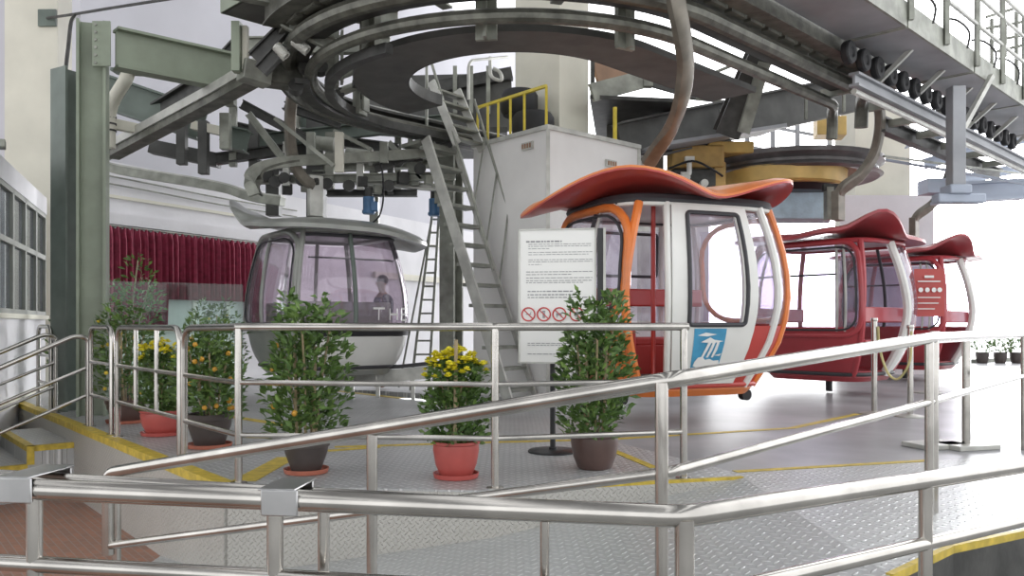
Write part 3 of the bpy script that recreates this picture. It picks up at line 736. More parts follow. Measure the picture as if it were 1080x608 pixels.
def bench(root, c, x, m, side):
    g = G(); yw = c.b*.66
    g.box((x, 0, .44), (.36, yw*2, .10)); g.build('bench_seat', m, root, bevel=.02, **L_)
    G().box((x+side*.17, 0, .22), (.04, yw*1.8, .36)).build('bench_front', m, root, bevel=.01, **L_)
    G().box((x-side*.17, 0, .85), (.06, yw*2, .22)).build('bench_back', m, root, bevel=.02, **L_)
# ---------------------------------------------------- open orange and white cabin
def orange_cabin():
    th = math.radians(22); loc = (1.65, 8.92, .40)
    root = thing('gondola_cabin', 'orange and white cable car cabin with open door and ship poster', 'gondola', loc, th, 'cable car cabins in the station')
    c = Cab(1.10, .92, 1.80)
    base_pan(root, c, 'orange', 'red'); roof_ring(root, c, 'gwhite', 'gwhite')
    # near side: open doorway, white door leaf slid back, then rear bay
    for s in ((.02, 0), ): pass
    skin_bars(root, c, 'corner_pillar', 'orange', [[(4.0, .0), (3.99, .55), (4.05, 1.0)]], .045)
    skin_bars(root, c, 'corner_pillar', 'orange', [[(1.02, .0), (1.02, 1.0)]], .04)
    skin_bars(root, c, 'door_post', 'gwhite', [[(.235, .0), (.245, .5), (.235, 1.0)]], .035)
    leaf = c.patch(G(), .26, .355, .02, .99, .035, .045); c.patch(leaf, .625, .70, .02, .99, .035, .045); c.patch(leaf, .34, .64, .02, .345, .035, .045, 14, 8); c.patch(leaf, .34, .64, .945, .99, .035, .045)
    leaf = leaf.build('door_leaf', 'gwhite', root, **L_)
    panel(root, c, 'door_window', 'cabinglass', .35, .63, .35, .95, .006, .03)
    gasket(root, c, 'rubber', .345, .64, .345, .95, .022, .05, rt=.02, rh=.02)
    po = c.patch(G(), .375, .545, .065, .325, .004, .05, 8, 6).build('ship_poster', 'posterb', root, **L_)
    c.patch(G(), .377, .543, .067, .115, .004, .0525, 8, 3).build('poster_sea', 'posterd', root, **L_)
    art = G()                                            # plain white sailing ship
    def q(u, v): return c.S(.375+.17*u, .065+.26*v, .055)
    def poly(pts, g): 
        n = len(pts); a = [q(*p) for p in pts]; nn = V((0, -.002, 0)); g.add(a+[p+nn for p in a], [tuple(range(n)), tuple(range(n, 2*n))[::-1]])
    poly([(.06, .22), (.25, .18), (.8, .18), (.97, .26), (.93, .34), (.75, .33), (.6, .37), (.45, .35), (.35, .42), (.2, .40), (.1, .31)], art)
    for k in range(3): poly([(.30+.17*k, .40), (.37+.17*k, .40), (.47+.16*k, .55), (.56+.13*k, .72), (.46+.14*k, .72), (.38+.16*k, .56)], art)
    poly([(.22, .72), (.5, .82), (.64, .77), (.95, .74), (.6, .70)], art); poly([(.1, .86), (.35, .92), (.7, .88), (.4, .84)], art); poly([(.72, .44), (.97, .48), (.92, .43)], art)
    art.build('poster_ship', 'signw', root, **L_)
    skin_bars(root, c, 'rear_stile', 'gwhite', [[(.845, .0), (.86, .5), (.845, 1.0)]], .04)
    panel(root, c, 'lower_panel', 'red', .705, .985, .02, .34, .03, .0)
    panel(root, c, 'window_pane', 'cabinglass', .705, .985, .35, .97, .006, -.01)
    # left end with its arched orange frame
    panel(root, c, 'end_panel', 'orange', 3.06, 3.95, .02, .36, .03, .0, nx=16)
    panel(root, c, 'window_pane', 'cabinglass', 3.07, 3.94, .37, .95, .006, -.01, nx=16)
    G().tube(c.loop(3.05, 4.0, .36, .985, .26, .2, .01), .045, 10, closed=True).build('arch_frame', 'orange', root, **L_)
    gasket(root, c, 'rubber', 3.1, 3.95, .385, .945, .016, .012, rt=.24, rh=.17)
    skin_bars(root, c, 'window_bar', 'rubber', [[(3.62, .37), (3.62, .96)]], .02); skin_bars(root, c, 'window_bar', 'lsteel', [[(3.68, .37), (3.68, .96)]], .018)
    # right end and far side
    panel(root, c, 'end_panel', 'red', 1.04, 1.96, .02, .36, .03, .0, nx=16); panel(root, c, 'window_pane', 'cabinglass', 1.06, 1.94, .37, .95, .006, -.01, nx=16)
    gasket(root, c, 'orange', 1.05, 1.95, .37, .97, .03, .0, rt=.3, rh=.2)
    panel(root, c, 'far_panel', 'gwhite', 2.04, 2.96, .02, .36, .03, .0, nx=16); panel(root, c, 'window_pane', 'cabinglass', 2.06, 2.94, .37, .95, .006, -.01, nx=16)
    for t in (2.0, 2.27, 2.5, 2.73, 3.0): skin_bars(root, c, 'far_stile', 'gwhite', [[(t, .0), (t, .5), (t, 1.0)]], .035)
    for t0, t1 in ((2.30, 2.47), (2.53, 2.70)): gasket(root, c, 'rubber', t0, t1, .66, .93, .018, -.01, name='vent_window_frame', rt=.015, rh=.015)
    G().box((0, .62, .93), (1.75, .05, .20)).build('bench_back', 'red', root, bevel=.02, **L_)
    G().box((0, .46, .44), (1.6, .42, .09)).build('bench_seat', 'red', root, bevel=.02, **L_); G().box((0, .27, .22), (1.5, .04, .36)).build('bench_front', 'red', root, bevel=.01, **L_)
    G().box((-.72, -.05, .32), (.3, .6, .5)).build('end_locker', 'red', root, bevel=.02, **L_)
    G().tube([(-.50, -.55, .05), (-.50, -.55, 1.79)], .024, 10).build('grab_pole', 'red', root, **L_)
    G().box((0, 0, .075), (1.3, 1.1, .02)).build('floor_mat', 'under', root, **L_)
    canopy(root, c, [(169, 1.58, -.08), (223, 1.46, .24), (268, 1.02, .03), (307, 1.30, .22), (350, 1.18, .08), (40, 1.32, .2), (90, 1.05, .06), (135, 1.42, .18)], .17, 'canopy', 'red', 1.82)
    G().tube([c.S(4*k/64, .985, -.03)+V((0, 0, .06)) for k in range(64)], .06, 8, closed=True).build('roof_seal', 'rubber', root, **L_)
    bk = G(); bk.box((.05, .2, 2.05), (.16, .1, .34)); bk.box((.05, .2, 1.98), (.5, .3, .05)); bk.build('roof_bracket', 'arm', root, bevel=.01, **L_)
    R = Matrix.Rotation(-th, 3, 'Z'); o = V(loc)
    pts = [R @ (p-o) for p in (P(684, 172, 8.9), P(690, 162, 8.8), P(706, 138, 8.5), P(718, 108, 8.1), P(723, 72, 7.8), P(720, 40, 7.55), P(715, 12, 7.4), P(711, -12, 7.35), P(708, -40, 7.35))]
    pts[0] = V((.05, .2, 2.15)) if False else pts[0]
    hanger(root, pts, .10, .16)
    e = pts[0]; G().tube([e, V((.05, .2, 2.1))], .045, 8).build('hanger_link', 'arm', root, **L_)
    gp = G(); t = pts[-1]; gp.box(t, (.34, .2, .22)); gp.lathe([(.09, -.03), (.09, .03)], t+V((.2, -.12, .05)), 16, (0, 1, 0)); gp.build('grip', 'dark', root, bevel=.01, **L_)
    for x in (-.75, .75): G().lathe([(.06, -.04), (.06, .04)], (x, -.35, -.12), 16, (0, 1, 0)).build('guide_wheel', 'black', root, **L_)
    return root
orange_cabin()
# ---------------------------------------------------- grey cabin
def grey_cabin():
    th = math.radians(36); loc = (-2.64, 11.88, .43)
    root = thing('gondola_cabin', 'grey cable car cabin with tinted glass hanging at the left', 'gondola', loc, th, 'cable car cabins in the station')
    c = Cab(.94, 1.08, 1.84); c.PROF = [(0, .80), (.06, .88), (.16, .94), (.28, .985), (.4, 1.0), (.55, .985), (.7, .94), (.85, .875), (1.0, .79)]
    base_pan(root, c, 'ggrey', 'rubber'); roof_ring(root, c, 'ggrey', 'ggrey')
    # near end: white hull, black waist band, wide panoramic window
    panel(root, c, 'hull', 'gwhite', .03, .99, .0, .235, .04, .02, nx=18)
    panel(root, c, 'waist_band', 'blackp', .0, 1.03, .24, .285, .04, .025, nx=18)
    panel(root, c, 'sill', 'gwhite', .0, 1.03, .285, .325, .04, .03, nx=18)
    panel(root, c, 'window_pane', 'smokeglass', .0, 1.18, .325, .97, .006, .0, nx=22, nz=14)
    skin_bars(root, c, 'window_bar', 'dgreen', [[(.47, .32), (.47, .98)]], .032); 
    skin_bars(root, c, 'window_bar', 'rubber', [[(1.2, .30), (1.2, .98)]], .03); skin_bars(root, c, 'top_rail', 'rubber', [[(.0, .965), (1.2, .965)]], .025)
    skin_bars(root, c, 'grab_rail', 'rubber', [[(.06, .80), (.97, .80)]], .012, -.08)
    # left side: grey door with arched frame
    panel(root, c, 'door_panel', 'ggrey', 3.03, 3.98, .0, .33, .04, .01, nx=18)
    panel(root, c, 'window_pane', 'smokeglass', 3.05, 3.97, .33, .97, .006, -.005, nx=18)
    G().tube(c.loop(3.04, 3.97, .30, .99, .25, .14, .012), .04, 10, closed=True).build('arch_frame', 'ggrey', root, **L_)
    gasket(root, c, 'rubber', 3.09, 3.92, .33, .945, .014, .02, rt=.22, rh=.12)
    skin_bars(root, c, 'window_bar', 'ggrey', [[(3.50, .31), (3.47, .7), (3.42, .98)]], .03)
    skin_bars(root, c, 'corner_pillar', 'ggrey', [[(4.0, .0), (4.0, 1.0)]], .04)
    # far sides
    for t0 in (1, 2):
        panel(root, c, 'far_panel', 'ggrey', t0+(.2 if t0 == 1 else .03), t0+.97, .0, .32, .04, .0, nx=16); panel(root, c, 'window_pane', 'smokeglass', t0+(.2 if t0 == 1 else .03), t0+.97, .33, .97, .006, -.005, nx=16)
        skin_bars(root, c, 'corner_pillar', 'ggrey', [[(t0+1, 0), (t0+1, 1)]], .04)
    skin_bars(root, c, 'far_stile', 'ggrey', [[(2.35, .3), (2.35, 1)]], .03); skin_bars(root, c, 'far_stile', 'ggrey', [[(2.62, .3), (2.62, 1)]], .03)
    for y in (-.62, .62):
        G().box((0, y, .46), (1.2, .36, .1)).build('bench_seat', 'ggrey', root, bevel=.02, **L_)
        G().box((0, y*1.25, .72), (1.2, .06, .36)).build('bench_back', 'ggrey', root, bevel=.02, **L_)
    # the letters THE low on the end window
    lt = G()
    def q(u, v): return c.S(.60+.34*u, .355+.085*v, .012)
    def st(a, b): lt.bar(q(*a), q(*b), .004, .026, (0, 0, 1)) if abs(a[1]-b[1]) < .01 else lt.bar(q(*a), q(*b), .026, .004, V((.59, -.81, 0)))
    for segs in ((((.0, 1), (.27, 1)), ((.13, 0), (.13, 1))), (((.40, 0), (.40, 1)), ((.60, 0), (.60, 1)), ((.4, .5), (.6, .5))), (((.74, 0), (.74, 1)), ((.74, 0), (.95, 0)), ((.74, .5), (.92, .5)), ((.74, 1), (.95, 1)))):
        lt = G()
        for a, b in segs: st(a, b)
        lt.build('letter', 'signw', root, **L_)
    canopy(root, c, [(138, 1.40, .52), (160, 1.30, .36), (180, 1.18, .08), (225, 1.40, .0), (270, 1.18, -.01), (322, 1.44, -.13), (345, 1.3, -.17), (10, 1.2, -.1), (45, 1.3, .02), (90, 1.2, .15), (118, 1.36, .40)], .17, 'ggrey', 'ggrey', 1.86, .07, 3.6)
    R = Matrix.Rotation(-th, 3, 'Z'); o = V(loc)
    bt = R @ (P(333, 224, 11.6)-o); tp = R @ (P(332, 190, 11.6)-o)
    bk = G(); bk.box((bt+tp)/2, (.20, .10, (tp-bt).length+.12)); bk.build('roof_bracket', 'lsteel', root, bevel=.01, **L_)
    G().lathe([(.05, -.02), (.05, .02)], tp+V((0, -.06, -.03)), 14, V((.59, -.81, 0))).build('pivot_bolt', 'dark', root, **L_)
    pts = [R @ (p-o) for p in (P(332, 196, 11.55), P(322, 190, 11.5), P(312, 176, 11.4), P(307, 155, 11.3), P(306, 128, 11.2), P(308, 104, 11.1), P(312, 90, 11.0), P(314, 78, 11.0))]
    hanger(root, pts, .10, .14)
    gp = G(); gp.box(pts[-1], (.34, .26, .22)); gp.build('grip', 'dark', root, bevel=.01, **L_)
    return root
grey_cabin()
# ---------------------------------------------------- dark red cabins farther along
def red_cabin():
    th = math.radians(40); loc = (4.78, 12.58, .30)
    root = thing('gondola_cabin', 'dark red cable car cabin next behind the orange one', 'gondola', loc, th, 'cable car cabins in the station')
    c = Cab(.88, 1.10, 1.90); base_pan(root, c, 'dred', 'rubber'); roof_ring(root, c, 'dred', 'gwhite')
    panel(root, c, 'side_panel', 'dred', 3.03, 3.98, .0, .36, .04, .01, nx=18); panel(root, c, 'window_pane', 'cabinglass', 3.06, 3.96, .34, .97, .006, -.005, nx=18)
    G().tube(c.loop(3.05, 3.97, .30, .99, .14, .12, .012), .04, 10, closed=True).build('arch_frame', 'dred', root, **L_)
    gasket(root, c, 'rubber', 3.10, 3.92, .34, .95, .016, .014, rt=.12, rh=.1)
    skin_bars(root, c, 'window_bar', 'lsteel', [[(3.78, .33), (3.78, .98)], [(3.84, .33), (3.84, .98)]], .018); skin_bars(root, c, 'window_bar', 'rubber', [[(3.08, .75), (3.78, .75)]], .015)
    skin_bars(root, c, 'corner_pillar', 'dred', [[(4.0, 0), (3.98, .5), (4.02, 1)]], .045)
    skin_bars(root, c, 'door_post', 'gwhite', [[(.60, 0), (.60, .5), (.50, 1)]], .06)
    panel(root, c, 'side_panel', 'gwhite', .62, .98, .0, .35, .03, .0); panel(root, c, 'window_pane', 'cabinglass', .62, .98, .36, .97, .006, -.005)
    for t0 in (1, 2):
        panel(root, c, 'far_panel', 'dred', t0+.03, t0+.97, .0, .36, .04, .0, nx=16); panel(root, c, 'window_pane', 'cabinglass', t0+.03, t0+.97, .36, .97, .006, -.005, nx=16)
        skin_bars(root, c, 'corner_pillar', 'dred', [[(t0, 0), (t0, 1)]], .04)
        for f in (.3, .6): skin_bars(root, c, 'far_stile', 'rubber', [[(t0+f, .36), (t0+f, 1)]], .025)
    skin_bars(root, c, 'corner_pillar', 'dred', [[(3, 0), (3, 1)]], .04)
    for y in (-.7, .7):
        G().box((0, y, .46), (1.2, .36, .1)).build('bench_seat', 'dred', root, bevel=.02, **L_); G().box((0, y*1.22, .86), (1.4, .06, .22)).build('bench_back', 'dred', root, bevel=.02, **L_)
    canopy(root, c, [(270, 1.2, .04), (238, 1.42, .36), (215, 1.3, .12), (180, 1.15, .04), (140, 1.4, .06), (90, 1.2, .1), (40, 1.35, .2), (0, 1.1, .02), (315, 1.35, .02)], .15, 'dred', 'dred', 1.90)
    R = Matrix.Rotation(-th, 3, 'Z'); o = V(loc)
    pts = [R @ (p-o) for p in (P(884, 206, 12.4), P(890, 198, 12.35), P(908, 184, 12.3), P(922, 162, 12.2), P(928, 132, 12.0), P(926, 104, 11.8), P(921, 82, 11.7), P(916, 66, 11.6))]
    hanger(root, pts, .12, .16)
    bt = R @ (P(884, 233, 12.4)-o); bk = G(); bk.bar(bt, pts[0]+V((0, 0, .05)), .2, .12, (0, 1, 0)); bk.build('roof_bracket', 'arm', root, bevel=.01, **L_)
    G().box(pts[-1], (.34, .24, .24)).build('grip', 'dark', root, bevel=.01, **L_)
    G().tube([(0, 0, -.08), (0, 0, -.28)], .05, 8).build('guide_foot', 'blackp', root, **L_)
    return root
rc = red_cabin()
dup(rc, (7.35, 15.6, .30), math.radians(45), 'farthest red cable car cabin, half lost in the glare at right')
# ---------------------------------------------------- person seen through the grey cabin
def person():
    o = V((-2.06, 13.35, 0)); r = thing('person', 'person in dark blue shirt standing behind the grey cabin', 'person', o, -.9)
    J = [((0, 0, .95), .15), ((0, 0, 1.12), .135), ((0, 0, 1.32), .165), ((0, .0, 1.46), .09), ((.0, -.01, 1.54), .055), ((-.02, -.02, 1.60), .06), ((-.02, -.02, 1.68), .088), ((-.02, -.015, 1.75), .08),
         ((-.17, 0, 1.42), .06), ((-.22, .0, 1.15), .046), ((-.20, -.12, .93), .034), ((.17, 0, 1.42), .06), ((.22, 0, 1.15), .046), ((.20, -.12, .93), .034),
         ((-.09, 0, .88), .095), ((-.10, -.01, .50), .062), ((-.10, .03, .10), .042), ((-.11, -.12, .04), .04), ((.09, 0, .88), .095), ((.10, -.01, .50), .062), ((.10, .03, .10), .042), ((.11, -.12, .04), .04),
         ((-.20, -.15, .84), .028), ((.20, -.15, .84), .028)]
    ed = [(0, 1), (1, 2), (2, 3), (3, 4), (4, 5), (5, 6), (6, 7), (3, 8), (8, 9), (9, 10), (10, 22), (3, 11), (11, 12), (12, 13), (13, 23), (0, 14), (14, 15), (15, 16), (16, 17), (0, 18), (18, 19), (19, 20), (20, 21)]
    def sk(name, idx, mt, grow):
        mp = {j: i for i, j in enumerate(idx)}; me = bpy.data.meshes.new(name)
        me.from_pydata([J[j][0] for j in idx], [(mp[a], mp[b]) for a, b in ed if a in mp and b in mp], []); ob = bpy.data.objects.new(name, me); C.objects.link(ob); ob.parent = r
        md = ob.modifiers.new('skin', 'SKIN'); sb = ob.modifiers.new('sub', 'SUBSURF'); sb.levels = sb.render_levels = 2
        lay = me.skin_vertices[0].data if me.skin_vertices else None
        if lay is None:
            me.attributes  # layer made below
        for j, i in mp.items(): lay[i].radius = (J[j][1]*grow,)*2
        lay[0].use_root = True; me.materials.append(M[mt]); return ob
    try:
        sk('body', list(range(len(J))), 'skin', 1.0); sk('shirt', [0, 1, 2, 3, 8, 9, 11, 12], 'shirt', 1.12); sk('trousers', [0, 14, 15, 16, 18, 19, 20], 'trouser', 1.12)
    except Exception as e: print('PERSON', e)
    G().ball((-.02, .0, 1.735), (.088, .1, .085), 14).build('hair', 'hair', r, **L_)
    n = G(); n.ball((-.02, -.112, 1.675), (.012, .018, .02), 8); n.build('nose', 'skin', r, **L_)
    for x in (-.055, .015): G().ball((x, -.098, 1.70), (.011, .008, .008), 8).build('eye', 'hair', r, **L_)
    G().ball((-.02, -.1, 1.635), (.022, .008, .006), 8).build('mouth', 'dred', r, **L_)
    for s in (-1, 1):
        h = G()
        for k in range(4): h.tube([(s*.20+(k-1.5)*.018, -.16, .80), (s*.20+(k-1.5)*.02, -.175, .76), (s*.20+(k-1.5)*.018, -.165, .725-.006*(k in (1, 2)))], [.009, .008, .006], 6)
        h.tube([(s*.175, -.16, .83), (s*.16, -.18, .80), (s*.165, -.185, .775)], [.011, .009, .007], 6)
        h.build('fingers', 'skin', r, **L_)
person()
# ============================================================ OVERHEAD CONVEYOR
cv = thing('turnaround_conveyor', 'large dark horseshoe conveyor track hanging overhead', 'conveyor', (RC.x, RC.y, 3.8))
def rect(w, h): return [(-w/2, -h/2), (w/2, -h/2), (w/2, h/2), (-w/2, h/2)]
endA = RC+W_*2.60+U*3.55+V((0, 0, 3.97)); endB = RC+W_*2.36+U*3.2+V((0, 0, 3.80))
def bend(e): return [e+V((.22, .52, -.34)), e+V((.22, .50, -.16)), e+V((.18, .40, -.03)), e+V((.10, .16, 0))]
G().tube(smooth(bend(endA), 4)+upath(2.60, 3.97, 3.55, 2.5), .085, 10).build('outer_rail_tube', 'track', cv)
G().tube(smooth(bend(endB), 4)+upath(2.36, 3.80, 3.2, 2.5), .07, 10).build('inner_rail_tube', 'track', cv)
G().sweep(upath(2.86, 4.22, 3.3, 0, 36, PI*.6), rect(.07, .22)).build('ring_beam', 'track', cv)
G().sweep(upath(2.78, 4.36, 3.3, 0, 36, PI*.6), rect(.30, .03)).build('ring_beam_flange', 'track', cv)
G().sweep(upath(2.16, 3.70, -.0, 2.5)[16:], rect(.10, .10)).build('lower_guide', 'dark', cv)
G().sweep(upath(2.74, 4.62, 4.2, 0, 30, PI*.36), rect(.03, .95)).build('web_plate', 'gsteel', cv)
G().sweep(upath(2.72, 4.09, 4.2, 0, 36, PI*.6), rect(.40, .02)).build('soffit_plate', 'track', cv)
G().sweep(upath(2.50, 3.95, 3.2, 2.4), rect(.24, .03)).build('tie_plate', 'dark', cv)
G().sweep(upath(2.45, 3.72, 0, 2.6)[24:], rect(.16, .06)).build('back_rim', 'dark', cv)
G().sweep(upath(2.70, 3.80, 0, 2.6)[26:], rect(.04, .14)).build('back_skirt', 'track', cv)
# cast brackets between beam and rail: one each, like saw teeth
pb = G(); pb.add([(-.13, -.04, .03), (.15, -.04, .06), (.15, .04, .06), (-.13, .04, .03), (-.13, -.04, .0), (.15, -.04, -.0), (.15, .04, -.0), (-.13, .04, .0)], [(3, 2, 1, 0), (4, 5, 6, 7), (0, 1, 5, 4), (1, 2, 6, 5), (2, 3, 7, 6), (3, 0, 4, 7)])
pb.bar((.1, -.02, .02), (.20, -.02, .07), .05, .04)
first = None; pth = upath(2.70, 4.05, 3.2, 0, 200, PI*.62); acc = 0; last = pth[0]; k = 0
def along(path, step):
    out = []; need = 0.0
    for a, b in zip(path[:-1], path[1:]):
        l = (b-a).length; t = need
        while t < l: out.append((a.lerp(b, t/l), (b-a).normalized())); t += step
        need = t-l
    return out
for p, t in along(pth, .36):
    if first is None: first = pb.build('rail_bracket', 'track', cv, local=True); o = first
    else: o = first.copy(); C.objects.link(o)
    o.location = p-OFF[cv.name]; o.rotation_euler = (0, 0, math.atan2(t.y, t.x)+PI)
# tyres that drive the cabins along the arm at the right and back
def tyre_mesh(r, w): return G().lathe([(r*.35, -w*.3), (r*.5, -w*.5), (r*.9, -w*.5), (r, -w*.3), (r, w*.3), (r*.9, w*.5), (r*.5, w*.5), (r*.35, w*.3), (r*.3, 0)], (0, 0, 0), 22, (0, 1, 0))
first = None
for p, t in along([RC+W_*3.02+U*2.2+V((0, 0, 4.05)), RC+W_*3.02+U*9+V((0, 0, 4.05))], .40):
    if first is None: first = tyre_mesh(.13, .09).build('drive_tyre', 'black', cv, local=True); o = first
    else: o = first.copy(); C.objects.link(o)
    o.location = p-OFF[cv.name]; o.rotation_euler = (0, 0, math.atan2(t.y, t.x))
# right-hand outgoing rail
rr = thing('outgoing_rail', 'long pale steel channel rail running away to the right', 'rail', RC+W_*2.95+U*2.6+V((0, 0, 3.8)))
a, b = RC+W_*2.95+U*2.5+V((0, 0, 3.83)), RC+W_*2.95+U*10.5+V((0, 0, 3.83))
G().ibeam(a, b, .12, .16, .03).build('channel', 'tray', rr); G().tube([a+V((0, 0, -.14)), b+V((0, 0, -.14))], .035, 8).build('running_tube', 'lsteel', rr)
a, b = RC+W_*2.2+U*5.2+V((0, 0, 3.9)), RC+W_*2.2+U*11+V((0, 0, 3.9))
G().ibeam(a, b, .14, .22, .03).build('inner_channel', 'dark', rr)
for s in [3.2+1.1*k for k in range(7)]:
    q = RC+U*s+V((0, 0, 3.93)); G().bar(q+W_*2.25, q+W_*2.95, .07, .1).build('cross_tie', 'gsteel', rr)
    G().bar(q+W_*2.95, q+W_*3.35+V((0, 0, .33)), .05, .05).build('brace', 'lsteel', rr)
# annular service plate under the ring
sp = thing('ring_gallery', 'dark curved service gallery plate inside the overhead ring', 'gallery', (RC.x, RC.y, 4.0))
def gal(off, z): return upath(off, z, 1.9, 1.9, 40)
GA = PI*.98
out_, inn = upath(1.88, 3.83, 2.2, 0, 44, GA), upath(1.27, 3.83, 2.2, 0, 44, GA)
g = G(); n = len(out_); vs = []; 
for a, b in zip(out_, inn): vs += [a, b, a+V((0, 0, .06)), b+V((0, 0, .06))]
fs = []
for i in range(n-1):
    o = i*4; q = o+4; fs += [(o, q, q+1, o+1), (o+2, o+3, q+3, q+2), (o, o+2, q+2, q), (o+1, q+1, q+3, o+3)]
fs += [(0, 1, 3, 2), ((n-1)*4+1, (n-1)*4, (n-1)*4+2, (n-1)*4+3)]
g.add(vs, fs).build('plate', 'under', sp)
G().sweep(upath(1.27, 3.90, 2.2, 0, 44, GA), rect(.03, .14)).build('inner_skirt', 'dark', sp); G().sweep(upath(1.88, 3.86, 2.2, 0, 44, GA), rect(.03, .07)).build('outer_skirt', 'under', sp)
for dg in (262, 225, 195, 160, 300):
    a = math.radians(dg); d = V((math.cos(a), math.sin(a), 0)); q = RC+d*2.0
    q = RC+d*2.08; hb = G(); hb.bar(q+V((0, 0, 3.68)), q+V((0, 0, 4.4)), .20, .05, d); hb.bar(q+d*.06+V((0, 0, 3.68)), q+d*.06+V((0, 0, 4.4)), .03, .12, d); hb.bar(q-d*.06+V((0, 0, 3.72)), q-d*.06+V((0, 0, 4.3)), .14, .03, d); hb.build('hanger_bracket', 'gsteel', sp)
for dg in (285, 242, 210, 178):
    a = math.radians(dg); d = V((math.cos(a), math.sin(a), 0)); q = RC+V((0, 0, 4.35))
    G().ibeam(q+d*1.5, q+d*3.3, .12, .2, .02).build('radial_beam', 'gsteel', sp)
# overhead trays of the walkway at the right
wk = thing('service_walkway', 'grey steel service walkway with railing high at the right', 'walkway', RC+W_*3.3+V((0, 0, 4.23)))
for s in (-2.2, .1, 2.37, 4.65, 6.85, 9.1):
    e = s+2.23; q = [RC+W_*r+U*t for r, t in ((2.93, s), (3.58, s), (3.58, e), (2.93, e))]
    G().prism([p.xy for p in q], 4.23, 4.26).build('tray', 'tray', wk)
    f = G(); f.bar(q[1]+V((0, 0, 4.36)), q[2]+V((0, 0, 4.36)), .03, .27); f.bar(q[0]+V((0, 0, 4.28)), q[1]+V((0, 0, 4.28)), .03, .12); f.bar(q[3]+V((0, 0, 4.26)), q[2]+V((0, 0, 4.26)), .04, .07); f.build('fascia', 'gsteel', wk)
for s in (1.25, 2.37, 3.5, 4.65, 5.75, 6.85, 8):
    q = RC+W_*3.62+U*s; G().bar(q+V((0, 0, 4.3)), q+V((0, 0, 5.5)), .055, .055).build('post', 'gsteel', wk)
for z in (4.83, 5.2, 5.5): G().tube([RC+W_*3.62+U*1.2+V((0, 0, z)), RC+W_*3.62+U*9+V((0, 0, z))], .026, 8).build('rail', 'lsteel', wk)
for s in (3.0, 4.2, 5.3, 6.4):
    q = RC+W_*3.64+U*s; G().tube(smooth([q+V((0, 0, 4.42)), q+V((.02, 0, 4.62)), q+V((-.1, .05, 4.78)), q+V((-.25, .1, 4.82))], 4), .014, 6).build('conduit', 'dark', wk)
# railing of the platform beyond the walkway
pr = thing('upper_railing', 'thin steel railing with mesh bars high at far right', 'railing', P(1055, 60, 13))
for x, y0, y1 in ((1046, 20, 70), (1060, 25, 60), (1072, 12, 88), (1088, 10, 90)): G().tube([P(x, y0, 13.2), P(x, y1, 13.2)], .03, 8).build('post', 'gsteel', pr)
for a, b in (((1040, 18), (1070, 9)), ((1070, 9), (1095, 25)), ((1040, 30), (1095, 20)), ((1044, 44), (1095, 34)), ((1052, 54), (1095, 44))): G().tube([P(*a, 13.2), P(*b, 13.2)], .025, 8).build('rail', 'gsteel', pr)
# post carrying the walkway, with a diagonal brace
po = thing('steel_post', 'square pale steel post below the walkway beside the glare', 'post', P(1008, 235, 10.6))
G().bar(P(1008, 92, 10.6), P(1008, 215, 10.6), .17, .18, (0, 1, 0)).build('shaft', 'tray', po, bevel=.01)
G().bar(P(1016, 135, 10.6), P(1046, 80, 10.9), .06, .06).build('brace', 'lsteel', po); bb = G(); bb.bar(P(986, 210, 10.6), P(1036, 210, 10.6), .2, .12); bb.bar(P(1008, 196, 10.6), P(1008, 206, 10.6), .28, .28, (0, 1, 0)); bb.build('foot_block', 'bluewash', po, bevel=.02)
pt = thing('exit_portal', 'pale blue header beam over the bright exit', 'beam', P(1060, 205, 17))
G().ibeam(P(985, 205, 15), P(1180, 194, 15), .3, .36, .05).build('header', 'bluewash', pt)
G().bar(P(985, 205, 15), P(985, 190, 15), .4, .4, (0, 1, 0)).build('end_block', 'bluewash', pt)
# roof beams seen against the sky at right
for i, (a, b, d0, d1) in enumerate((((955, 150), (1100, 112), 15, 15), ((975, 173), (1100, 140), 17, 17), ((1000, 193), (1100, 172), 19, 19), ((930, 168), (1095, 196), 14.2, 13.2))):
    t = thing('roof_beam', ['nearest pale roof beam crossing below the walkway at right', 'second pale roof beam below the walkway at right', 'lowest pale roof beam below the walkway at right', 'thin cable tray sloping behind the steel post'][i], 'beam', P(*a, d0))
    (G().ibeam(P(*a, d0), P(*b, d1), .16, .22, .03) if i < 3 else G().bar(P(*a, d0), P(*b, d1), .06, .04)).build('beam', 'bluewash', t)
# ============================================================ LEFT OVERHEAD STEEL
cs = []
def ibm(name, label, cat, a, b, w, h, m='green', t=.03, up=(0, 0, 1), cap=None):
    r = thing(name, label, cat, a if V(a).z < V(b).z else b); G().ibeam(a, b, w, h, t, up).build('section', m, r); return r
q = V((-4.72, 9.4, 0)); gc = ibm('steel_column', 'tall green steel column at left with bolted crossbeam', 'column', q, q+V((0, 0, 4.42)), .26, .30, 'green', .03, (.95, .3, 0))
G().bar(q+V((.155, -.12, 3.9)), q+V((.155, -.12, 4.4)), .02, .2, (1, 0, 0)).build('end_plate', 'green', gc)
first = None
for k in range(6):
    for dx in (0,):
        p = q+V((.12, -.175, 3.92+.085*k)); G().lathe([(.018, 0), (.018, .02)], p, 6, (0, -1, 0)).build('bolt', 'gsteel', gc)
q2 = V((-5.25, 9.95, 0)); ibm('steel_column', 'darker grey green column just behind the tall green one', 'column', q2, q2+V((0, 0, 4.05)), .30, .34, 'dgreen', .03, (.5, .85, 0))
ibm('crossbeam', 'green crossbeam bolted to the column top at left', 'beam', V((-4.50, 9.47, 4.16)), V((-3.35, 10.5, 4.16)), .2, .46, 'green')
ibm('crossbeam', 'dark green beam crossing behind the cream pipe', 'beam', P(96, 92, 12.2), P(215, 132, 12.3), .24, .48, 'dgreen')
ibm('crossbeam', 'short dark diagonal beam above the storage rail', 'beam', P(158, 126, 12.4), P(250, 70, 11.4), .2, .32, 'dark')
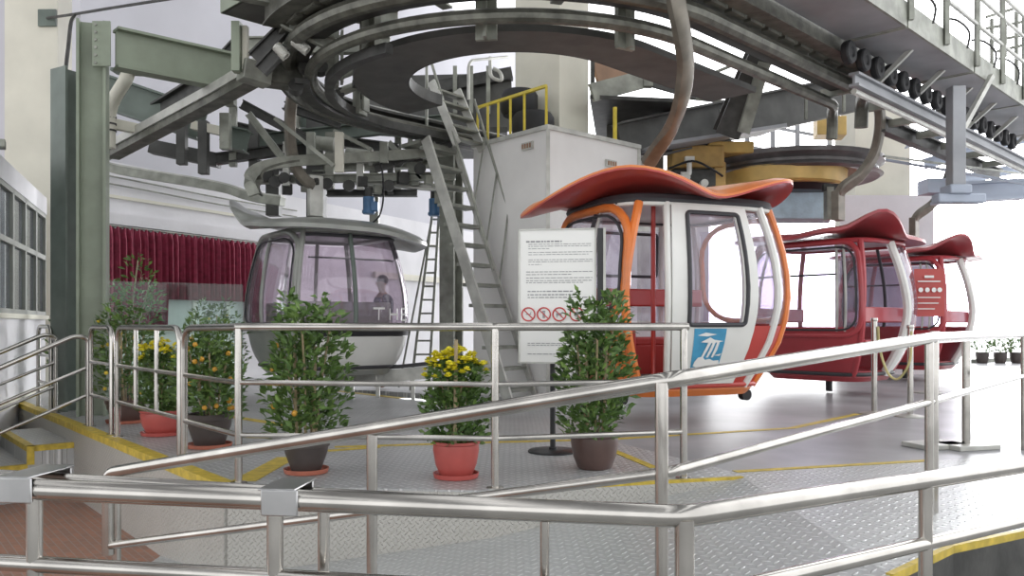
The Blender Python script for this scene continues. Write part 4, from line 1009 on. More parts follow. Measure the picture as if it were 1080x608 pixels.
# cream downpipe with elbow
dp = thing('downpipe', 'cream pipe with elbow hanging under the green crossbeam', 'pipe', P(116, 150, 11.2))
G().tube(fillet([P(136, 74, 10.8), P(133, 84, 10.8), P(115, 112, 11.2), P(115, 156, 11.2)], .25), .085, 12).build('pipe', 'cream', dp)
for y in (124, 131, 138): G().lathe([(.095, -.012), (.095, .012)], P(115, y, 11.2), 14).build('band', 'dark', dp)
G().bar(P(120, 131, 11.3), P(148, 137, 11.5), .12, .13).build('bracket', 'cream', dp)
G().bar(P(120, 75, 10.8), P(152, 77, 10.8), .2, .04).build('flange', 'dgreen', dp)
# storage rail: straight channel, tight return and flat lower rail
sr = thing('storage_rail', 'long grey rail at upper left that doubles back to the grey cabin', 'rail', P(112, 162, 13.2))
up_ = [P(282, 70, 9.3), P(230, 100, 10.2), P(170, 132, 11.2), P(118, 160, 12.1)]
G().sweep(up_, rect(.20, .22)).build('straight_channel', 'track', sr); G().sweep([p+V((-.08, -.08, .04)) for p in up_], rect(.03, .11)).build('side_strip', 'lsteel', sr)
rt = smooth([P(118, 160, 12.1), P(109, 165, 12.3), P(108, 172, 12.4), P(118, 178, 12.4), P(150, 184, 12.3), P(205, 193, 12.1), P(240, 200, 12.0), P(265, 208, 11.9), P(298, 213, 11.8)], 6)
G().sweep(rt, rect(.16, .12)).build('return_rail', 'gsteel', sr); G().sweep([p+V((0, 0, .07)) for p in rt], rect(.10, .03)).build('rail_top', 'lsteel', sr)
for x, y0, y1, d in ((192, 126, 174, 12), (215, 128, 184, 11.8), (238, 120, 158, 11.2), (243, 98, 112, 10.6)):
    G().bar(P(x, y0, d), P(x, y1, d), .13, .13, (0, 1, 0)).build('drop_hanger', 'gsteel' if x > 220 else 'under', sr, bevel=.008)
G().bar(P(203, 132, 11.8), P(240, 140, 11.8), .12, .12).build('hanger_arm', 'cream', sr); G().bar(P(160, 155, 12.4), P(232, 170, 12.4), .2, .2).build('cross_channel', 'under', sr)
# second curved guide low on the left bend
lg = thing('lower_guide_rail', 'curved dark guide rail above the grey cabin', 'rail', P(300, 172, 11))
cg = smooth([P(268, 206, 10.6), P(263, 190, 10.6), P(272, 178, 10.7), P(300, 171, 11), P(345, 168, 11.4), P(400, 165, 11.8), P(470, 160, 12.2)], 6)
G().sweep(cg, rect(.07, .14)).build('guide', 'gsteel', lg); G().sweep([p+V((.05, .12, .02)) for p in cg], rect(.18, .03)).build('flange', 'track', lg)
for x, y0, y1, d in ((358, 140, 182, 11.2), (328, 140, 166, 11.5), (455, 150, 175, 12.2), (405, 150, 172, 11.8)):
    G().bar(P(x, y0, d), P(x, y1, d), .11, .09, (0, 1, 0)).build('hanger', 'gsteel' if x != 358 else 'cream', lg)
for a, b, d in (((290, 125), (352, 175), 11.1), ((352, 138), (392, 158), 11.6)): G().bar(P(*a, d), P(*b, d), .06, .05).build('diagonal', 'gsteel', lg)
# upper left tray, its prop and machinery
ut = thing('overhead_tray', 'grey green steel tray overhead at upper left', 'tray', V((-2.8, 8.9, 4.33)))
c0 = V((-3.08, 8.85, 0)); d1 = U; d2 = V((.7071, -.7071, 0))
G().prism([(c0).xy, (c0+d1*.72).xy, (c0+d1*.72+d2*3).xy, (c0+d2*3).xy], 4.33, 4.36).build('plate', 'under', ut)
f = G(); f.bar(c0+V((0, 0, 4.43)), c0+d2*3+V((0, 0, 4.43)), .03, .2); f.bar(c0+V((0, 0, 4.43)), c0+d1*.72+V((0, 0, 4.43)), .03, .2); f.build('rim', 'green', ut)
G().bar(P(250, 24, 9.05), P(250, 76, 9.05), .09, .12, (0, 1, 0)).build('prop', 'green', ut); G().bar(P(259, 28, 9.1), P(259, 74, 9.1), .05, .08, (0, 1, 0)).build('prop', 'cream', ut)
G().bar(P(254, 73, 9.1), P(283, 82, 9.3), .22, .22).build('bearing_block', 'gsteel', ut, bevel=.01)
for a, b, d in (((300, 22), (352, 48), 8.5), ((268, 62), (306, 24), 8.7), ((275, 75), (300, 48), 8.6), ((305, 5), (340, 35), 8.5), ((352, -5), (350, 30), 8.4), ((325, 18), (362, 22), 8.6), ((226, 72), (252, 44), 10.4)):
    G().ibeam(P(*a, d), P(*b, d), .10, .14, .02).build('strut', 'gsteel' if a[0] > 290 else 'dark', ut)
# coil springs and gear beside the tray
random.seed(4)
for i, (x, y, L) in enumerate(((292, 52, 12), (310, 46, 18))):
    a, b = P(x, y-3, 8.55), P(x+L*.8, y+8, 8.55); ax = (b-a); l = ax.length; ax.normalize(); s = ax.cross(V((0, 1, 0))).normalized(); e = ax.cross(s)
    pts = [a+ax*l*k/80+(s*math.cos(k*.75)+e*math.sin(k*.75))*.045 for k in range(81)]
    o = G().tube(pts, .013, 5).build('coil_spring', 'lsteel'); tag(o, ['small coil spring below the overhead tray', 'larger coil spring beside the dark ring'][i], 'spring')
gm = thing('gearbox', 'dark gearbox block with rollers at left end of ring', 'gearbox', P(300, 85, 9.4))
G().box(P(298, 78, 9.5), (.42, .3, .3), .5).build('housing', 'track', gm, bevel=.02)
for x, y in ((284, 66), (322, 70), (312, 92), (338, 72)): G().lathe([(.03, -.06), (.08, -.06), (.08, .06), (.03, .06)], P(x, y, 9.3), 14, (.3, -1, .2)).build('roller', 'dark', gm)
for i, (x, y, d, L) in enumerate(((378, 72, 10.2, .5), (392, 82, 10.3, .4), (372, 92, 10.4, .35), (398, 95, 10.6, .45))):
    t = thing('actuator', ['upper left actuator in the ring shadow', 'actuator right of the upper one in ring shadow', 'lower left actuator in the ring shadow', 'lowest right actuator in the ring shadow'][i], 'actuator', P(x, y, d))
    ax = V((.7, .2, .35)).normalized(); a = P(x, y, d)
    G().tube([a-ax*L*.5, a+ax*L*.1], .055, 10).build('cylinder', 'gsteel', t); G().tube([a+ax*L*.1, a+ax*L*.5], .02, 8).build('rod', 'lsteel', t); G().box(a-ax*L*.5, (.1, .1, .1), .4).build('clevis', 'dark', t, bevel=.01)
# clutter of cross members, motors and pipes behind the ring on the left
bt = thing('back_frame', 'grey steel frame of cross members behind the ring at left', 'frame', P(380, 200, 12.8))
for x0, y0, x1, y1, d, w, h, m in ((262, 150, 470, 128, 12.6, .14, .2, 'dgreen'), (270, 190, 480, 186, 12.4, .12, .12, 'gsteel'), (300, 125, 470, 138, 13.2, .2, .28, 'dgreen'), (395, 178, 480, 150, 12.2, .1, .12, 'under'), (270, 172, 420, 200, 13.0, .08, .10, 'gsteel'), (370, 190, 480, 200, 12.6, .14, .1, 'lsteel'), (255, 110, 330, 150, 12.4, .1, .14, 'dark'), (240, 145, 262, 150, 11.6, .3, .3, 'dgreen')):
    G().ibeam(P(x0, y0, d), P(x1, y1, d), w, h, .02).build('cross_member', m, bt)
for x, y0, y1, d, w in ((289, 178, 228, 12.9, .20), (334, 120, 232, 12.9, .26), (395, 150, 250, 13.4, .14), (420, 120, 200, 13.4, .10), (433, 130, 205, 13.2, .08), (373, 120, 150, 12.8, .1), (312, 100, 175, 13.0, .12)):
    G().bar(P(x, y0, d), P(x, y1, d), w, w, (0, 1, 0)).build('upright', 'gsteel' if w < .2 else 'under', bt)
for x, y in ((290, 192), (300, 188), (318, 190), (345, 194), (368, 196), (420, 170), (410, 196), (443, 178)):
    G().lathe([(.02, -.05), (.08, -.05), (.09, 0), (.08, .05), (.02, .05)], P(x, y, 12.2), 14, (.2, -1, 0)).build('roller', 'dark', bt)
for x, y, s in ((282, 186, .16), (303, 200, .14), (322, 198, .12), (382, 192, .14), (398, 200, .12), (425, 188, .16), (452, 190, .12), (440, 165, .14)):
    G().box(P(x, y, 12.3), (s, s*.8, s*1.1), .4).build('junction_block', 'gsteel' if s < .14 else 'dark', bt, bevel=.01)
for x0, y0, x1, y1, d, w, h, m in ((236, 138, 330, 160, 12.9, .2, .34, 'under'), (228, 168, 300, 158, 12.2, .14, .16, 'dark'), (300, 142, 420, 158, 12.9, .2, .16, 'under'), (330, 178, 470, 172, 12.8, .16, .12, 'gsteel'), (345, 204, 440, 204, 12.6, .14, .10, 'dark'), (262, 120, 300, 170, 11.8, .06, .1, 'gsteel'), (410, 150, 445, 190, 12.4, .06, .08, 'gsteel'), (300, 112, 360, 132, 12.2, .16, .12, 'dark')):
    G().ibeam(P(x0, y0, d), P(x1, y1, d), w, h, .02).build('cross_member', m, bt)
for x, y0, y1, d, w in ((246, 112, 176, 12.2, .10), (268, 128, 186, 12.3, .13), (302, 150, 196, 12.2, .09), (348, 140, 200, 12.4, .12), (380, 160, 200, 12.3, .1), (412, 155, 205, 12.5, .09), (438, 150, 196, 12.5, .12), (462, 150, 215, 12.9, .1)):
    G().bar(P(x, y0, d), P(x, y1, d), w, w*.8, (0, 1, 0)).build('hanger', ['gsteel', 'under', 'lsteel'][int(x) % 3], bt)
for i, (x, y) in enumerate(((377, 163), (340, 150))):
    t = thing('pipe_roller', ['pale cylinder on the frame right of centre', 'pale cylinder hanging behind the ring'][i], 'roller', P(x, y, 11.9)); a = P(x-12, y, 11.9); b = P(x+13, y+3, 11.9)
    G().tube([a, b], .10, 14).build('drum', 'gsteel', t); G().tube([b, b+(b-a)*.1], .12, 14).build('end_cap', 'lsteel', t)
for i, (x, y, d) in enumerate(((389, 212, 12.2), (458, 214, 13))):
    t = thing('drive_motor', ['blue motor hanging above the grey cabin roof', 'blue motor at top of the step ladder'][i], 'motor', P(x, y+12, d))
    G().tube([P(x, y+14, d), P(x, y-4, d)], .085, 14).build('body', 'motor', t); G().tube([P(x, y-4, d), P(x, y-14, d)], .06, 12).build('neck', 'dark', t); G().lathe([(.10, 0), (.10, .04)], P(x, y+13, d), 14).build('flange', 'motor', t)
    G().box(P(x+6, y+6, d-.05), (.1, .1, .14)).build('terminal_box', 'motor', t, bevel=.01)
o = G().tube(smooth([P(402, 170, 11.8), P(404, 190, 11.8), P(404, 212, 11.9), P(400, 228, 12), P(392, 236, 12.1)], 5), .014, 6).build('power_cable', 'blackp'); tag(o, 'thin black cable looping above the grey cabin', 'cable')
# ============================================================ MACHINE ROOM
K = V((.475, 11.0, 0)); kl = V((-.65, .76, 0)); kr = V((.745, .667, 0)); PITZ = -.0
mr = thing('machine_room', 'tall white sheet-clad machine room box behind the stair', 'machine room', K)
pl = [K, K+kr*1.86, K+kr*1.86+kl*1.6, K+kl*1.6]
G().prism([p.xy for p in pl], PITZ, 3.60).build('walls', 'box', mr)
g = G(); g.prism([(p+(p-(K+kr*.93+kl*.8))*.03).xy for p in pl], 3.60, 3.66); g.build('roof_edge', 'lsteel', mr)
for a, b in ((K, 0), (K+kr*1.86, 0)): G().bar(a+V((0, -.012, 0)), a+V((0, -.012, 3.6)), .05, .03, (0, 1, 0)).build('corner_trim', 'lsteel', mr)
for p, d, f in ((K+kl*.28, kl, 3.44), (K+kr*1.12, kr, 3.30)):
    n = V((d.y, -d.x, 0)); n = n if n.y < 0 else -n
    v = G(); v.bar(p+n*.015+V((0, 0, f)), p+d*.22+n*.015+V((0, 0, f)), .03, .10); v.build('vent', 'lsteel', mr)
    for k in range(4): G().bar(p+d*(.03+.05*k)+n*.034+V((0, 0, f)), p+d*(.055+.05*k)+n*.034+V((0, 0, f)), .008, .06).build('vent_slot', 'brown', mr)
G().bar(K+kr*1.98+kl*.2+V((0, 0, 0)), K+kr*1.98+kl*.2+V((0, 0, 3.55)), .2, .5, kr).build('side_strip', 'lsteel', mr)
yr = thing('yellow_railing', 'yellow guard railing on top of the white machine room', 'railing', K+kl*.05+V((0, 0, 3.66)))
a, b = K+kl*.03+V((.0, .04, 3.66)), K+kl*1.5+V((.0, .04, 3.66))
for f in (0, .3, .5, .68, .84, 1): G().bar(a.lerp(b, f), a.lerp(b, f)+V((0, 0, .52)), .035, .035, (0, 1, 0)).build('post', 'yrail', yr)
G().bar(a+V((0, 0, .53)), b+V((0, 0, .53)), .04, .04).build('top_rail', 'yrail', yr)
o = G().tube([K+kr*1.35+V((0, .1, 3.66)), K+kr*1.35+V((0, .1, 4.15))], .03, 8).build('yellow_post', 'yrail'); tag(o, 'single yellow post on the machine room roof edge', 'post')
for i, (f, z, r, ww) in enumerate(((.75, 3.66, .30, .36), (1.05, 4.04, .27, .36))):
    q = K+kl*f+kr*.42+V((0, 0, z)); t = thing('stacked_tyre', ['lower of two black tyres behind the yellow railing', 'upper black tyre of two behind the yellow railing'][i], 'tyre', q)
    G().lathe([(r*.5, 0), (r*.85, .0), (r, .07), (r, ww-.07), (r*.85, ww), (r*.5, ww), (r*.45, ww*.5)], q, 26).build('tread', 'black', t); G().lathe([(.05, ww*.3), (r*.46, ww*.3), (r*.46, ww*.7), (.05, ww*.7)], q, 20).build('rim', 'dark', t)
struct(G().prism([(.68, 12.0), (1.14, 12.44), (.55, 13.05), (.05, 12.62)], 3.6, 9.5).build('column_middle', 'cream'))
# ============================================================ MAIN STAIR
sl = thing('ship_stair', 'steep grey steel stair leaning up beside the white machine room', 'stair', V((.1, 10.85, 0)))
sd = V((.60, .80, 0)).normalized()                        # across the treads
f0, f1 = V((-.03, 10.6, 0)), P(449, 146, 11.6)
wv = sd*.60
for o, hh in ((V((0, 0, 0)), .16), (wv, .07)): G().bar(f0+o, f1+o, .035, hh).build('stringer', 'lsteel', sl)
ntr = 13
for k in range(ntr):
    p = f0.lerp(f1, (k+.6)/ntr); cl = (f1-f0); cl.z = 0; cl.normalize()
    G().prism([(p-cl*.02).xy, (p+wv-cl*.02).xy, (p+wv+cl*.17).xy, (p+cl*.17).xy], p.z-.025, p.z+.02).build('tread', 'gsteel', sl)
ld = f1+V((-.1, .05, .0)); G().prism([ld.xy, (ld+wv*1.3).xy, (ld+wv*1.3+V((-.3, .35, 0))).xy, (ld+V((-.3, .35, 0))).xy], ld.z-.05, ld.z).build('landing', 'gsteel', sl)
h0, h1 = P(455, 86, 11.8), P(482, 152, 11.6)
for o in (V((0, 0, 0)), sd*.56): G().bar(h1+o, h0+o, .035, .12).build('upper_stringer', 'lsteel', sl)
for k in range(5):
    p = h1.lerp(h0, (k+.5)/5.2); G().bar(p, p+sd*.56, .14, .03).build('upper_tread', 'gsteel', sl)
for a, b in ((P(455, 66, 11.9), P(498, 205, 11.4)), (P(498, 205, 11.4), P(520, 285, 11.15)), (P(500, 105, 12.1), P(549, 262, 11.5)), (P(450, 60, 11.9), P(450, 140, 11.9))): G().tube([a, b], .020, 8).build('handrail', 'gsteel', sl)
for f in (.25, .5, .75): 
    p = P(500, 105, 12.1).lerp(P(549, 262, 11.5), f); q = f1.lerp(f0, .1+f*.62)+wv; G().tube([p, q], .014, 6).build('rail_bracket', 'gsteel', sl)
for x, y0, y1 in ((460, 85, 100), (450, 78, 145)): G().tube([P(x, y0, 12), P(x, y1, 12)], .022, 8).build('upper_post', 'lsteel', sl)
G().tube(fillet([P(494, 105, 12), P(494, 64, 12), P(535, 60, 13)], .15), .022, 8).build('upper_rail', 'lsteel', sl)
# column behind the stair, dark hall behind the ring
q = P(476, 395, 12.7); sc = thing('steel_column', 'grey steel column standing behind the stair', 'column', (q.x, q.y, 0)); G().ibeam((q.x, q.y, 0), (q.x, q.y, 3.6), .26, .26, .03, (.5, .86, 0)).build('section', 'gsteel', sc)
# a-frame ladder in the background
al = thing('step_ladder', 'narrow aluminium step ladder leaning behind the grey cabin', 'ladder', P(440, 412, 13.0))
b0, b1, t0, t1 = P(433, 412, 13.0), P(452, 412, 13.0), P(456, 226, 13.3), P(463, 226, 13.3)
for a, b in ((b0, t0), (b1, t1)): G().bar(a, b, .04, .06).build('rail', 'gsteel', al)
for k in range(13): f = (k+.6)/13; G().bar(b0.lerp(t0, f), b1.lerp(t1, f), .03, .03).build('rung', 'gsteel', al)
for a, b in ((P(420, 412, 13.6), P(456, 228, 13.4)),): G().tube([a, b], .018, 6).build('stay', 'gsteel', al)
# low pit rail below the grey cabin
gr = thing('pit_guide_rail', 'curved pale guide rail on posts in the pit under the grey cabin', 'rail', V((-1.6, 12.0, .1)))
gp = smooth([P(352, 404, 12.1), P(385, 398, 11.8), P(420, 396, 11.6), P(460, 392, 11.6), P(500, 389, 11.8)], 5)
G().sweep(gp, rect(.05, .17)).build('rail', 'lsteel', gr); G().sweep([p+V((0, 0, .12)) for p in gp], rect(.12, .05)).build('top_strip', 'blackp', gr)
for p in (gp[3], gp[7], gp[12], gp[17]): G().bar(V((p.x, p.y, -.55 if p.x < -.5 else 0)), p, .05, .05, (0, 1, 0)).build('post', 'lsteel', gr)
# ============================================================ BULLWHEEL AND DRIVE, RIGHT OF CENTRE
wc = V((4.62, 14.0, 0)); bw_ = thing('bullwheel', 'large horizontal cable bullwheel with yellow lower drum', 'wheel', wc+V((0, 0, 3.1)))
def WZ(pr): return [(r*1.167, 1.03+(z-1.03)*1.167) for r, z in pr]
G().lathe(WZ([(1.02, 3.12), (1.22, 3.08), (1.27, 3.11), (1.20, 3.17), (1.20, 3.21), (1.29, 3.27), (1.29, 3.33), (1.02, 3.33)]), wc, 56, cap=False).build('grooved_rim', 'wrim', bw_, smooth=.4)
G().lathe(WZ([(.02, 3.14), (1.03, 3.14), (1.03, 3.2), (.02, 3.2)]), wc, 48).build('web_plate', 'brown', bw_)
G().lathe(WZ([(.10, 2.90), (.84, 2.90), (.88, 2.93), (.90, 3.12), (.10, 3.12)]), wc+V((-.25, -.35, 0)), 44).build('brake_drum', 'wheel', bw_, smooth=.4)
G().lathe(WZ([(.02, 2.80), (.66, 2.82), (.74, 2.90), (.02, 2.90)]), wc+V((-.17, -.35, 0)), 36).build('lower_dish', 'blackp', bw_)
G().lathe(WZ([(.02, 2.7), (.14, 2.7), (.14, 3.5), (.02, 3.5)]), wc, 16).build('shaft', 'dark', bw_)
for k in range(6):
    a = PI*k/3; d = V((math.cos(a), math.sin(a), 0)); G().bar(wc+d*.1+V((0, 0, 3.64)), wc+d*1.2+V((0, 0, 3.64)), .1, .1).build('spoke', 'wheel', bw_)
dr = thing('drive_unit', 'ochre drive gearbox and motor left of the bullwheel', 'machine', P(735, 200, 12.9))
G().box(P(733, 168, 13.0), (.80, .5, .34)).build('gearbox', 'ochre', dr, bevel=.03); G().box(P(768, 158, 13.0), (.7, .4, .18)).build('cover', 'wheel', dr, bevel=.02)
G().box(P(745, 153, 13.1), (.7, .3, .11)).build('rail_block', 'gsteel', dr, bevel=.01); G().box(P(730, 190, 13.0), (.7, .4, .28)).build('motor', 'dark', dr, bevel=.03)
G().box(P(758, 185, 12.9), (.18, .2, .38)).build('coupling', 'ochre', dr, bevel=.02)
for x, y in ((712, 194), (723, 188), (742, 194)): G().lathe([(.03, -.08), (.06, -.08), (.06, .08), (.03, .08)], P(x, y, 12.7), 12, (0, -1, 0)).build('valve', 'lsteel', dr)
G().tube(fillet([P(718, 184, 12.7), P(727, 184, 12.7), P(727, 168, 12.7)], .04), .04, 8).build('vent_pipe', 'gwhite', dr); G().box(P(727, 168, 12.7), (.14, .1, .07)).build('vent_cap', 'gwhite', dr)
G().tube(smooth([P(705, 178, 12.7), P(730, 170, 12.6), P(750, 178, 12.6), P(762, 186, 12.7)], 5), .018, 6).build('hose', 'blackp', dr)
o = G(); o.prism([P(812, 231, 13.2).xy, P(877, 231, 13.2).xy, (P(877, 231, 13.2)+V((.2, .6, 0))).xy, (P(812, 231, 13.2)+V((.2, .6, 0))).xy], zat(231, 13.2), zat(201, 13.2))
o = o.build('support_block', 'blueblock', None, bevel=.02); tag(o, 'pale blue rough block beneath the bullwheel', 'block')
wb = thing('wheel_post', 'dark bracket post under the right edge of the bullwheel', 'post', P(870, 235, 12.6)); G().bar(P(874, 232, 12.75), P(874, 198, 12.75), .10, .16, (0, 1, 0)).build('post', 'gsteel', wb); G().bar(P(868, 198, 12.75), P(884, 198, 12.75), .1, .1).build('head', 'dark', wb)
# girders and raking column behind the front arm
gg = thing('plate_girder', 'deep dark plate girder crossing behind the front of the ring', 'girder', P(800, 140, 12.6))
G().ibeam(P(655, 152, 12.4), P(930, 92, 14.6), .3, .62, .03).build('girder', 'under', gg)
G().bar(P(680, 158, 12.2), P(815, 137, 12.9), .7, .05).build('soffit', 'tray', gg)
for x, y in ((720, 140), (760, 130), (850, 112), (890, 104)): G().bar(P(x, y-14, 13.0), P(x, y+14, 13.0), .04, .05, (0, 1, 0)).build('stiffener', 'gsteel', gg)
rk = thing('raking_column', 'stout dark raking steel column under the ring at right', 'column', P(765, 145, 12))
G().ibeam(P(765, 142, 12.0), P(800, 60, 11.6), .34, .42, .035, (0, 1, 0)).build('section', 'dark', rk); G().bar(P(784, 140, 11.7), P(806, 66, 11.4), .16, .12, (0, 1, 0)).build('face_plate', 'gsteel', rk)
ib = thing('control_gallery', 'raised gallery with brown boarded wall right of cream column', 'gallery', P(660, 110, 12.5))
G().prism([P(622, 110, 12.0).xy, P(715, 112, 12.2).xy, P(712, 100, 15).xy, P(630, 100, 15).xy], zat(104, 12.0), zat(100, 12.0)).build('deck', 'dark', ib)
G().bar(P(624, 98, 12.0), P(682, 83, 12.4), .06, .26).build('fascia', 'gsteel', ib); G().bar(P(682, 83, 12.4), P(735, 98, 12.4), .06, .2).build('fascia', 'under', ib)
G().bar(P(628, 79, 13), P(662, 70, 13.4), .05, .36).build('boarded_wall', 'brown', ib); G().bar(P(626, 62, 13), P(668, 55, 13.4), .06, .16).build('lintel', 'gsteel', ib)
G().bar(P(683, 62, 12.4), P(683, 92, 12.4), .14, .14, (0, 1, 0)).build('post', 'gsteel', ib); G().bar(P(625, 50, 12.6), P(625, 100, 12.6), .06, .06, (0, 1, 0)).build('post', 'dark', ib)
G().prism([P(640, 145, 13.6).xy, P(700, 145, 13.6).xy, P(700, 145, 14.2).xy, P(640, 145, 14.2).xy], 2.6, zat(108, 13.4)).build('back_wall', 'under', ib)
for a, b in (((715, 80), (770, 96)), ((715, 92), (770, 70)), ((738, 70), (738, 100)), ((715, 102), (768, 108))): G().tube([P(*a, 14), P(*b, 14)], .03, 6).build('rail', 'gsteel', ib)
dh = thing('upper_plant_deck', 'dark plant deck seen through the ring behind the stair', 'deck', P(490, 130, 15.0))
G().prism([P(440, 140, 13.8).xy, P(535, 140, 13.8).xy, P(535, 140, 16).xy, P(440, 140, 16).xy], zat(140, 13.8), zat(134, 13.8)).build('deck', 'dark', dh)
G().bar(P(375, 112, 14.6), P(540, 108, 14.6), .1, 1.0).build('screen', 'under', dh); G().bar(P(465, 92, 14.5), P(540, 78, 14.5), .2, .2).build('beam', 'dark', dh)
for x in (480, 497, 515): G().bar(P(x, 70, 14.4), P(x, 120, 14.4), .07, .07, (0, 1, 0)).build('post', 'gsteel', dh)
G().tube(fillet([P(517, 60, 13.6), P(517, 82, 13.6), P(530, 86, 13.6), P(528, 76, 13.6), P(520, 72, 13.6)], .1), .03, 8).build('bent_pipe', 'lsteel', dh)
# white wall behind the orange cabin; cream columns and frame at right
struct(G().prism([(1.9, 13.2), (3.4, 14.4), (3.3, 14.6), (1.8, 13.4)], 0, 2.75).build('wall_hall', 'white'))
struct(G().prism([(7.2, 17.5), (8.35, 17.5), (8.35, 18.6), (7.2, 18.6)], 0, 5.6).build('column_right', 'cream'))
struct(G().prism([P(930, 240, 18).xy, P(955, 240, 18).xy, P(957, 240, 18.6).xy, P(932, 240, 18.6).xy], 0, 5.2).build('column_right_far', 'cream'))
struct(G().prism([P(886, 235, 17).xy, P(985, 235, 17).xy, P(985, 235, 17.4).xy, P(886, 235, 17.4).xy], 0, zat(206, 17)).build('wall_right', 'white'))
o = G(); o.prism([P(862, 130, 16).xy, P(893, 128, 16).xy, (P(893, 128, 16)+V((.1, .5, 0))).xy, (P(862, 130, 16)+V((.1, .5, 0))).xy], zat(142, 16), zat(122, 16))
o = o.build('yellow_sign_box', 'wheel', None, bevel=.01); tag(o, 'plain yellow box hung beside the cream column', 'box')
wf = thing('window_grid', 'thin steel mullion grid against the bright sky behind the bullwheel', 'frame', P(820, 160, 19))
for x in (788, 815, 841, 875): G().bar(P(x, 118, 19), P(x, 190, 19), .09, .09, (0, 1, 0)).build('mullion', 'tray', wf)
for a, b in (((770, 150), (890, 178)), ((780, 128), (900, 150)), ((840, 122), (900, 118))): G().bar(P(*a, 19), P(*b, 19), .06, .06).build('transom', 'tray', wf)
cb = G().tube([P(932, 165, 12.2), P(1090, 185, 17)], .02, 6).build('haul_cable', 'gsteel'); tag(cb, 'taut haul cable running right from the bullwheel', 'cable')
# ============================================================ STANCHIONS AND RED BOARD AT THE RIGHT
def stanchion(label, p, h, flat):
    t = thing('stanchion', label, 'stanchion', p, 0, 'steel queue stanchions')
    G().tube([p, p+V((0, 0, h))], .032, 12).build('post', 'steel', t); G().lathe([(.036, 0), (.040, .02), (.036, .04)], p+V((0, 0, h-.02)), 12).build('cap', 'steel', t)
    b = G()
    if flat: b.box(p+V((0, 0, .02)), (.42, .30, .04), .3)
    else: b.lathe([(.16, 0), (.16, .012), (.04, .035)], p, 24)
    b.build('base', 'lsteel', t, bevel=.006 if flat else 0)
s1, s2, s3, s4 = FL(922, 437), FL(960, 440), FL(986, 472), FL(1019, 473)
stanchion('leftmost queue stanchion, tied with yellow rope', s1, 1.08, False); stanchion('queue stanchion at right end of the yellow rope', s2, 1.0, False)
stanchion('near queue stanchion just behind the ramp handrail corner', s3, .95, True); stanchion('rightmost near queue stanchion in the bright light', s4, .95, True)
o = G().tube(smooth([s1+V((.03, -.03, 1.0)), s1+V((.05, -.03, .75)), s1.lerp(s2, .35)+V((0, -.03, .48)), s1.lerp(s2, .65)+V((0, -.03, .42)), s2+V((-.02, -.03, .62)), s2+V((0, -.03, .95))], 6), .014, 6).build('rope', 'rope'); tag(o, 'slack yellow rope tied between two stanchions', 'rope')
rb = thing('red_notice_board', 'red notice board with white lettering in the glare', 'sign', FL(978, 415)); q = FL(978, 415); d = q.y
G().prism([P(964, 300, d).xy, P(996, 300, d-.1).xy, P(996, 300, d-.06).xy, P(964, 300, d+.04).xy], zat(334, d), zat(284, d)).build('panel', 'red', rb)
lt = G()
for y, x0, x1, h in ((292, 975, 985, 2.5), (297, 968, 992, 1.2), (314, 968, 992, 1), (320, 968, 990, 1), (326, 968, 986, 1)): G().bar(P(x0, y, d-.04-.1*(x0-964)/32-.01), P(x1, y, d-.04-.1*(x1-964)/32-.01), .008, h*d/F).build('text_line', 'signw', rb)
for x in (971, 978, 985, 991): G().lathe([(.001, 0), (.035, 0), (.035, .006), (.001, .006)], P(x, 306, d-.035-.1*(x-964)/32), 14, (0, -1, 0)).build('pictogram', 'signw', rb)
G().tube([q, q+V((0, 0, .9))], .03, 10).build('pole', 'lsteel', rb); G().lathe([(.2, 0), (.2, .02), (.03, .04)], q, 20).build('base_disc', 'lsteel', rb)
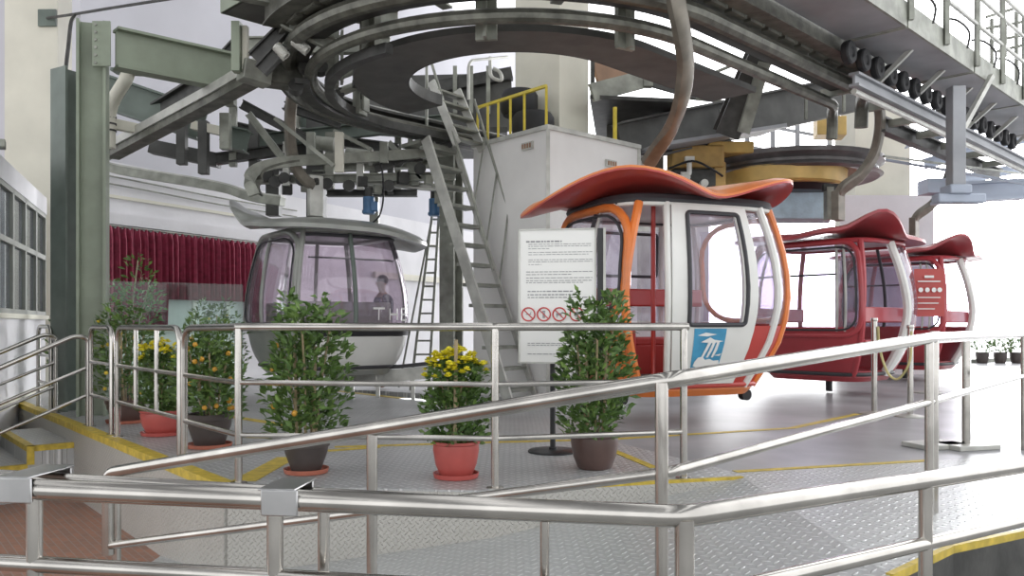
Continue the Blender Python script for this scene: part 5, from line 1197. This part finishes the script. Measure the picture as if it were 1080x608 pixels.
# pots on the bright ground outside
random.seed(77)
for i, x in enumerate((1036, 1055, 1072)):
    p = FL(x, 384, -.015); t = thing('outdoor_pot_plant', ['leftmost small potted plant out in the glare', 'middle small potted plant out in the glare', 'rightmost small potted plant out in the glare'][i], 'potted plant', p)
    G().lathe(POTP['urn'](.16, .3), p, 18).build('pot', 'darkpot', t); foliage(t, [(p+V((0, 0, .28)), .3, .5)], 'leaf', 160, .12, .05)
kb = G().prism([FL(1024, 384, -.015).xy, FL(1100, 380, -.015).xy, FL(1100, 377, -.015).xy, FL(1024, 379, -.015).xy], -.02, .1).build('kerb', 'gsteel'); struct(kb)
# ============================================================ LIGHT, WORLD, CAMERA
w = bpy.data.worlds.new('World'); bpy.context.scene.world = w; w.use_nodes = True; nt = w.node_tree; N = nt.nodes; L = nt.links
bg = N['Background']; tc = N.new('ShaderNodeTexCoord')
sd_ = V((.52, .83, .06)).normalized()
dp_ = N.new('ShaderNodeVectorMath'); dp_.operation = 'DOT_PRODUCT'; dp_.inputs[1].default_value = sd_
nm = N.new('ShaderNodeVectorMath'); nm.operation = 'NORMALIZE'; L.new(tc.outputs['Generated'], nm.inputs[0]); L.new(nm.outputs[0], dp_.inputs[0])
def mth(op, a, b):
    n = N.new('ShaderNodeMath'); n.operation = op
    for i, q in enumerate((a, b)):
        if hasattr(q, 'links'): L.new(q, n.inputs[i])
        else: n.inputs[i].default_value = q
    return n.outputs[0]
mx = mth('MAXIMUM', dp_.outputs['Value'], 0)
g1 = mth('MULTIPLY', mth('POWER', mx, 60), SUNW); g2 = mth('MULTIPLY', mth('POWER', mx, 4), SKYW)
st_ = mth('ADD', mth('ADD', g1, g2), SKY0)
L.new(st_, bg.inputs['Strength']); bg.inputs['Color'].default_value = (.97, .98, 1.0, 1)
sc_ = bpy.context.scene
cam = bpy.data.cameras.new('camera'); co = bpy.data.objects.new('camera', cam); C.objects.link(co); sc_.camera = co
co.location = (0, 0, EYE); co.rotation_euler = (PI/2, 0, 0); cam.sensor_width = 36; cam.lens = 36*F/1080; cam.shift_y = (HY-304)/1080; cam.clip_end = 300
sc_.view_settings.view_transform = 'Standard'; sc_.view_settings.look = 'None'; sc_.view_settings.gamma = 1; sc_.view_settings.exposure = EXPO
try: sc_.view_settings.use_curve_mapping = False
except Exception: pass
